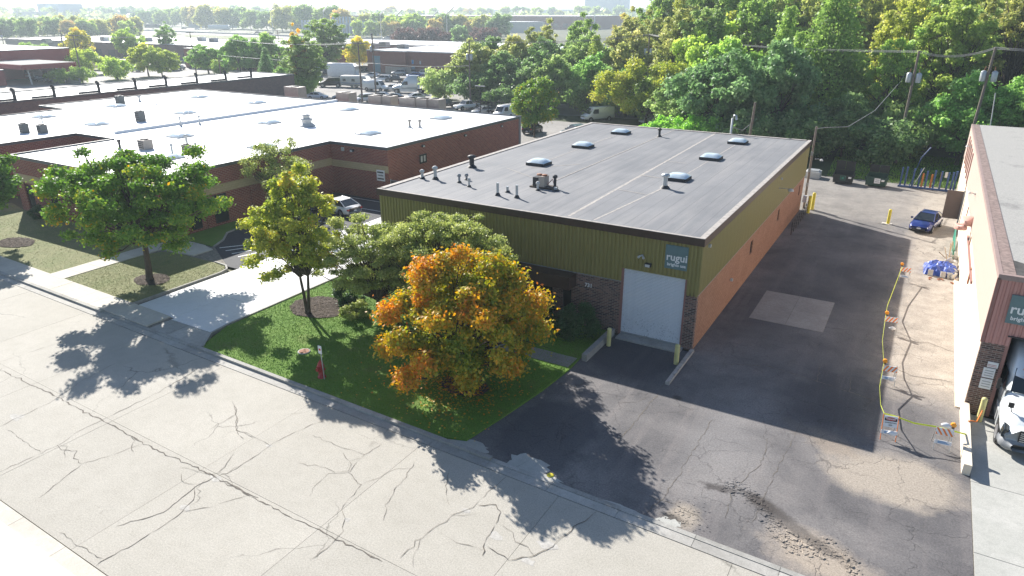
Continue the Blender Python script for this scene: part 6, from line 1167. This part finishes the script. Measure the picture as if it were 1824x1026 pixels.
# ---------------------------------------------------------------- woods
wood_variant('round', 51, 19000, .34, (0, 0, 6.2), (4.6, 4.6, 4.6), 110, (.12, .22), .12)
wood_variant('round2', 52, 19000, .34, (0, 0, 6.0), (5.2, 4.4, 4.2), 110, (.12, .23), .05)
wood_variant('tall', 53, 22000, .36, (0, 0, 13), (5.2, 5.0, 9.0), 130, (.09, .17), .1, .3, .3, frac=.8, fill=.15)
wood_variant('tall2', 54, 22000, .36, (0.5, 0, 12.4), (6.0, 5.0, 9.2), 120, (.09, .18), -.05, .3, .3, frac=.9, fill=.15)
wood_variant('airy', 60, 11000, .38, (0, 0, 13), (5.6, 5.2, 9.2), 110, (.08, .15), .0, .3, .32, frac=1.0, fill=.1)
wood_variant('cone', 55, 18000, .34, (0, 0, 10), (4.6, 4.6, 9.6), 260, (.1, .2), 0, cone=True, frac=.1)
wood_variant('bush', 56, 6000, .3, (0, 0, 2.2), (3.2, 3.0, 2.1), 30, (.25, .4), frac=.2)
wood_variant('coarse', 57, 5000, .75, (0, 0, 6.2), (5.2, 5.0, 5.2), 30, (.25, .4), .1, frac=.2)
wood_variant('coarse2', 58, 5000, .75, (0, 0, 5.6), (6.0, 5.4, 4.6), 28, (.25, .42), .0, frac=.2)
GW = 'trees of the woods behind the lots'
CG, CD, C_Y, CO, CL = (.8, .98, .72), (.52, .72, .58), (1.25, 1.2, .6), (1.1, 1.05, .78), (.88, 1.1, .66)
for (k, x, y, s, sz, col, l) in (
    ('round2', -25.5, 101.5, 1.25, 1.22, (.55, .8, .7), 'big dark green maple behind the roof mast'), ('round', -18.5, 104, 1.15, 1.3, (.55, .8, .7), 'dark bluish green maple right of the roof mast'), ('round', -32, 105, 1.0, .85, CG, 'green tree low behind the grey roof edge'),
    ('cone', -13.5, 113, 1.3, 1.22, CL, 'tall soft cone shaped tree, tallest of the two'), ('cone', -20.5, 117, 1.0, .95, CL, 'soft cone shaped tree left of the taller cone'), ('cone', -17.5, 110.0, .75, .78, CL, 'short soft cone shaped tree before the tall one'), 
    ('round', 4.2, 103.5, 1.02, 1.02, (.75, 1.15, .7), 'bright green tree right of the leaning transformer pole'), ('round2', 10.2, 104, 1.0, .98, (.8, 1.15, .7), 'bright green tree just over the gravel roof'), ('bush', -1.2, 104.5, 1.3, 1.5, CG, 'shrubby growth at the pole foot behind the lot'), ('round', -9, 101.5, .75, .75, CD, 'dark undergrowth tree behind the dumpsters'), ('bush', -13.5, 99, 1.4, 1.3, CD, 'dark bushes behind the corner pole'), ('bush', -5, 99, 1.3, 1.2, CD, 'dark bushes behind the green dumpster'), ('bush', -20, 97, 1.3, 1.3, CD, 'dark bushes behind the grey roof'), ('bush', -27, 97, 1.0, 1.0, (.9, 1.4, .6), 'bright low bushes at the roof back edge'), ('bush', -32, 97.5, .9, .9, (.9, 1.4, .6), 'bright low bushes left at the roof back edge'),
    ('tall', 1.5, 117, .95, .92, (1.1, 1.2, .7), 'tall airy yellow green tree between the two poles'), ('tall2', -5.0, 112, .72, .7, (1.0, 1.25, .65), 'green tree left of the leaning pole'), ('round', 15.5, 102, 1.0, 1.1, CG, 'green tree at the right edge over the gravel roof'), ('round2', 21, 108, 1.2, 1.2, CG, 'tree beyond the right edge'),
    ('round2', -54.5, 124, 1.05, 1.0, (.8, 1.15, .75), 'round green tree between the small green and the yellow green trees'), ('round', -62, 122, .95, .95, CG, 'green tree behind the small bright tree'), ('cone', -58, 131, .8, .7, (.9, 1.0, .5), 'leaning olive tree behind the small bright tree'),
    ('round2', -69, 127, 1.1, 1.05, CD, 'dark green tree right of the tall grey pole'), ('round', -77, 128, 1.1, .95, CD, 'dark tree behind the stake trailer'), ('round2', -86, 132, 1.25, 1.15, (1.1, 1.1, .85), 'olive grey tree left of the tall grey pole'), ('round', -79, 136, 1.2, 1.2, CO, 'olive tree behind the tall grey pole'), ('bush', -92, 128, 1.4, 1.4, (1.2, 1.3, 1.1), 'pale bush beside the semi tractor'), ('bush', -72, 121, 1.2, 1.0, CD, 'dark bushes by the stake trailer'), ('bush', -83, 125, 1.4, 1.3, CD, 'dark bushes under the grey pole'),
    ('tall2', -70, 150, .8, .78, CL, 'tall bright green tree at the left end of the woods'), ('tall', -60, 152, .8, .80, CO, 'tall olive tree with bare limbs, left in the woods'), ('tall2', -52, 146, .82, .8, CO, 'airy olive tree in the woods before the tall mast'), ('tall2', -78, 146, .8, .72, CO, 'olive tree far left in the woods'), ('tall', -46, 160, .9, .82, CO, 'airy olive tree behind the mast'), ('tall2', -56, 165, .95, .8, C_Y, 'yellowish airy tree behind others'), ('round2', -62, 138, 1.3, 1.3, CG, 'green tree below the airy ones'), ('round', -52, 136, 1.2, 1.3, CO, 'olive tree below the airy ones'), ('round2', -74, 138, 1.25, 1.2, CD, 'dark tree behind the grey pole'), ('round', -88, 141, 1.3, 1.15, CD, 'dark green tree behind the olive grey one'), ('tall', -64, 162, .85, .82, (1.3, 1.1, .8), 'brownish airy tree at the left end of the woods'), ('round2', -33, 122, 1.35, 1.5, (1.1, 1.3, .6), 'broad green tree behind the yellow green one'), ('tall2', -40, 131, .85, .86, C_Y, 'yellow topped tree behind the transformer pole'), ('tall', -31, 133, .85, .84, (1.2, 1.2, .6), 'yellowish tree left of the cone trees'), ('round', -28, 113, 1.3, 1.3, (.9, 1.2, .6), 'green tree behind the dark maple')):
    wood_tree(k, (x, y, 0), l, col, s, name='shrub' if k == 'bush' else 'tree', sz=sz, cat='shrub' if k == 'bush' else 'tree', group=GW)
rng = np.random.default_rng(12)
pn = ['yellow green', 'olive', 'plain green', 'pale olive', 'brownish', 'bright green']
pal = [C_Y, CO, CG, (1.25, 1.22, .85), (1.2, 1.08, .78), CL]
for row, (y0, hs) in enumerate(((126, .98), (138, 1.08), (151, 1.16), (168, 1.22), (188, 1.3))):
    xw = -42+row*4 if row < 3 else -46
    x = xw-(y0-130)*.22
    while x < 45+row*12:
        if not (row == 0 and -25 < x < -8): wood_tree(('tall', 'tall2', 'airy')[rng.integers(3)], (x+rng.normal()*1.2, y0+rng.normal()*2.0, 0), 'tall airy '+pn[(q_ := int(rng.integers(len(pal))))]+' tree, '+('nearest', 'second', 'middle', 'fourth', 'rearmost')[row]+' row of the woods', pal[q_], hs*rng.uniform(.88, 1.08), GW)
        x += 7.2+row*.8
for row in range(2):
    x = -62+row*8
    while x < 50:
        y = 113+row*14+abs(min(0, x+30))*.45+rng.normal()*1.5
        if y > 108 and x > -60: wood_tree('bush', (x, y, 0), 'understorey bush in the shade of the woods', (.65, .85, .55), rng.uniform(1.1, 1.6), 'bushes under the woods', 'shrub', cat='shrub')
        x += 7
# trees among the left background lots
def wt(k, px, py, s, col, l, sz=None, group=None, z=0, cat='tree'):
    x, y, _ = at(px, py); wood_tree(k, (x, y, z), l, col, s, group=group, sz=sz, name='shrub' if k == 'bush' else 'tree', cat='shrub' if k == 'bush' else 'tree')
wt('tall2', 545, 171, 1.0, (.75, .95, .6), 'tall tree with an orange tinged top left of the truck yard', .62); wt('tall2', 585, 130, 1.3, (.8, 1.0, .6), 'broad tall tree behind the orange tipped one', .76)
x, y, _ = at(545, 171); wood_tree('tall', (x-2.2, y+1, 0), 'orange tinged crown beside the tall tree', (1.9, 1.25, .5), .42, sz=.67)
wt('round', 641, 124, .95, (1.8, 1.5, .55), 'yellow tree beside the pale blue door'); wt('cone', 480, 160, .55, (.5, .75, .6), 'small dark conical tree at the end of the second white roof', .5); wt('round', 430, 135, 1.05, (.75, 1.1, .6), 'green tree, left of the leafy row'); wt('round2', 452, 130, 1.0, (.75, 1.15, .6), 'green tree in the middle of the leafy row'); wt('round', 480, 133, 1.1, (.85, 1.15, .6), 'green tree at the right of the leafy row'); wt('bush', 515, 165, 1.3, (.7, 1.0, .6), 'dark bushes below the tall tree'); wt('bush', 535, 172, 1.1, (.8, 1.1, .6), 'low bush by the cabinet')
wt('round', 146, 108, 1.1, (1.7, 1.45, .6), 'yellowing rounded tree before the long warehouse', 1.1); wt('round2', 233, 106, 1.2, (1.15, 1.35, .6), 'light green tree before the long warehouse', 1.1); wt('tall', 302, 108, .75, (.75, 1.05, .6), 'dark green tree right of the light green one', .62); wt('round', 265, 136, 1.05, (1.35, 1.35, .55), 'yellow green tree left of the tall bare pole', .85); wt('round2', 290, 138, .9, (1.2, 1.3, .55), 'second yellow green tree left of the tall bare pole', .8); wt('round2', 372, 131, 1.15, (.8, 1.15, .6), 'round green tree right of the tall bare pole', .8); wt('bush', 155, 132, 1.6, (1.3, 1.4, .6), 'light green bush beside the left poles'); wt('bush', 210, 142, 1.3, (1.2, 1.4, .6), 'leafy bush right of the wooden fence'); wt('bush', 148, 148, .9, (.9, 1.1, .6), 'bush at the foot of the leaning pole'); wt('bush', 106, 148, .8, (1, 1.2, .6), 'bush by the petrol canopy'); wt('bush', 50, 100, 1.2, (1, 1.3, .6), 'low hedge bush before the tan facade'); wt('bush', 75, 108, 1.3, (.9, 1.2, .7), 'clipped hedge beside the silver sedan'); wt('bush', 8, 208, .75, (1.1, 1.1, .8), 'greyish bush at the left edge beyond the white roof'); wt('bush', 400, 135, 1.0, (1, 1.2, .6), 'bush at the right of the round tree'); wt('bush', 305, 125, 1.0, (1.1, 1.2, .6), 'bush between the parked cars')
PUR = (.35, .17, .3)
for i, (px, py) in enumerate(((720, 82), (727, 80), (762, 82), (772, 79), (795, 81), (868, 81), (860, 80))): wt('bush', px, py, 2.0 if i != 4 else 1.6, PUR, ('purple leaved tree above the brick shop roof, first from left', 'purple leaved tree above the brick shop roof, second from left', 'purple leaved tree near the middle of the highway side', 'purple tree just right of the middle one', 'low purple bush by the highway', 'purple leaved tree right of the grey pole', 'smaller purple tree right of the grey pole')[i])
wt('coarse', 820, 83, .95, (.7, .95, .7), 'dark rounded tree between the purple trees')
GF = 'trees along the highway'; GH = 'hazy trees toward the horizon'
tn = ['green', 'dark green', 'olive', 'brownish', 'bluish green', 'light green']
cols = [(1.0, 1.15, .7), (.85, 1.05, .7), (1.25, 1.15, .75), (1.5, 1.1, .8), (.75, .95, .75), (1.2, 1.35, .65)]
for i in range(34):
    px = -10+i*11.5+rng.normal()*3; py = 68+rng.normal()*1.5-(px*.01)
    if px < 250: wt(('coarse', 'coarse2')[i % 2], px, py, rng.uniform(1.0, 1.35), cols[rng.integers(6)], 'leafy tree between the long warehouse and the highway', group=GF)
for i in range(44):
    px = 250+i*15+rng.normal()*3; hy_ = 46+(px-250)*.036+rng.normal()*1.0
    ci = int(rng.integers(6)); wt(('coarse', 'coarse2')[i % 2], px, hy_, rng.uniform(1.5, 2.2) if px < 620 else rng.uniform(1.1, 1.5), cols[ci], tn[ci]+' tree on the far side of the highway', group=GF)
for i in range(12):
    px = 640+i*22+rng.normal()*4; wt(('coarse', 'coarse2')[i % 2], px, 66+rng.normal(), rng.uniform(.95, 1.3), cols[rng.integers(6)], 'dark rounded tree before the long warehouse beyond the highway', group=GF)
for i in range(60):
    px = -60+i*20+rng.normal()*5; wt(('coarse', 'coarse2')[i % 2], px, 38+rng.normal()*1.2, rng.uniform(1.8, 2.5), cols[rng.integers(6)], 'hazy tree toward the horizon', group=GH)
# distant woods, one mass
n = 26000; th = np.radians(rng.uniform(-75, 40, n)); d = rng.choice([1250., 1550., 1900., 2400.], n)+rng.normal(size=n)*45
x = d*np.sin(th); y = d*np.cos(th); top = 13+4*np.sin(th*70+d*.01)+3*np.sin(th*173+d)+2*np.sin(th*411); z = top*rng.random(n)**.6
P = np.stack([x, y, z], 1); nr = rng.normal(size=(n, 3)); nr[:, 2] = abs(nr[:, 2])+.4
o = link('distant_woods', leaf_mesh('distant_woods', P, nr, rng.uniform(5, 9, n), .35+.2*np.sin(th*120)+rng.normal(size=n)*.15, [MT['leaf_wood']], None, rng)); tag(o, 'hazy line of distant woods along the horizon', 'woods', kind='stuff')
# ---------------------------------------------------------------- haze
m = bpy.data.materials.new('haze_air'); m.use_nodes = True; t_ = m.node_tree; t_.nodes.remove(t_.nodes['Principled BSDF']); v = t_.nodes.new('ShaderNodeVolumePrincipled')
v.inputs['Color'].default_value = (.8, .92, 1, 1); v.inputs['Density'].default_value = .00038; v.inputs['Anisotropy'].default_value = .3; t_.links.new(v.outputs[0], t_.nodes['Material Output'].inputs['Volume'])
hz = MB().box(-3100, -500, -1.2, 1600, 4300, 75).build('haze', m); tag(hz, 'pale summer haze over the whole district', 'haze', kind='stuff')
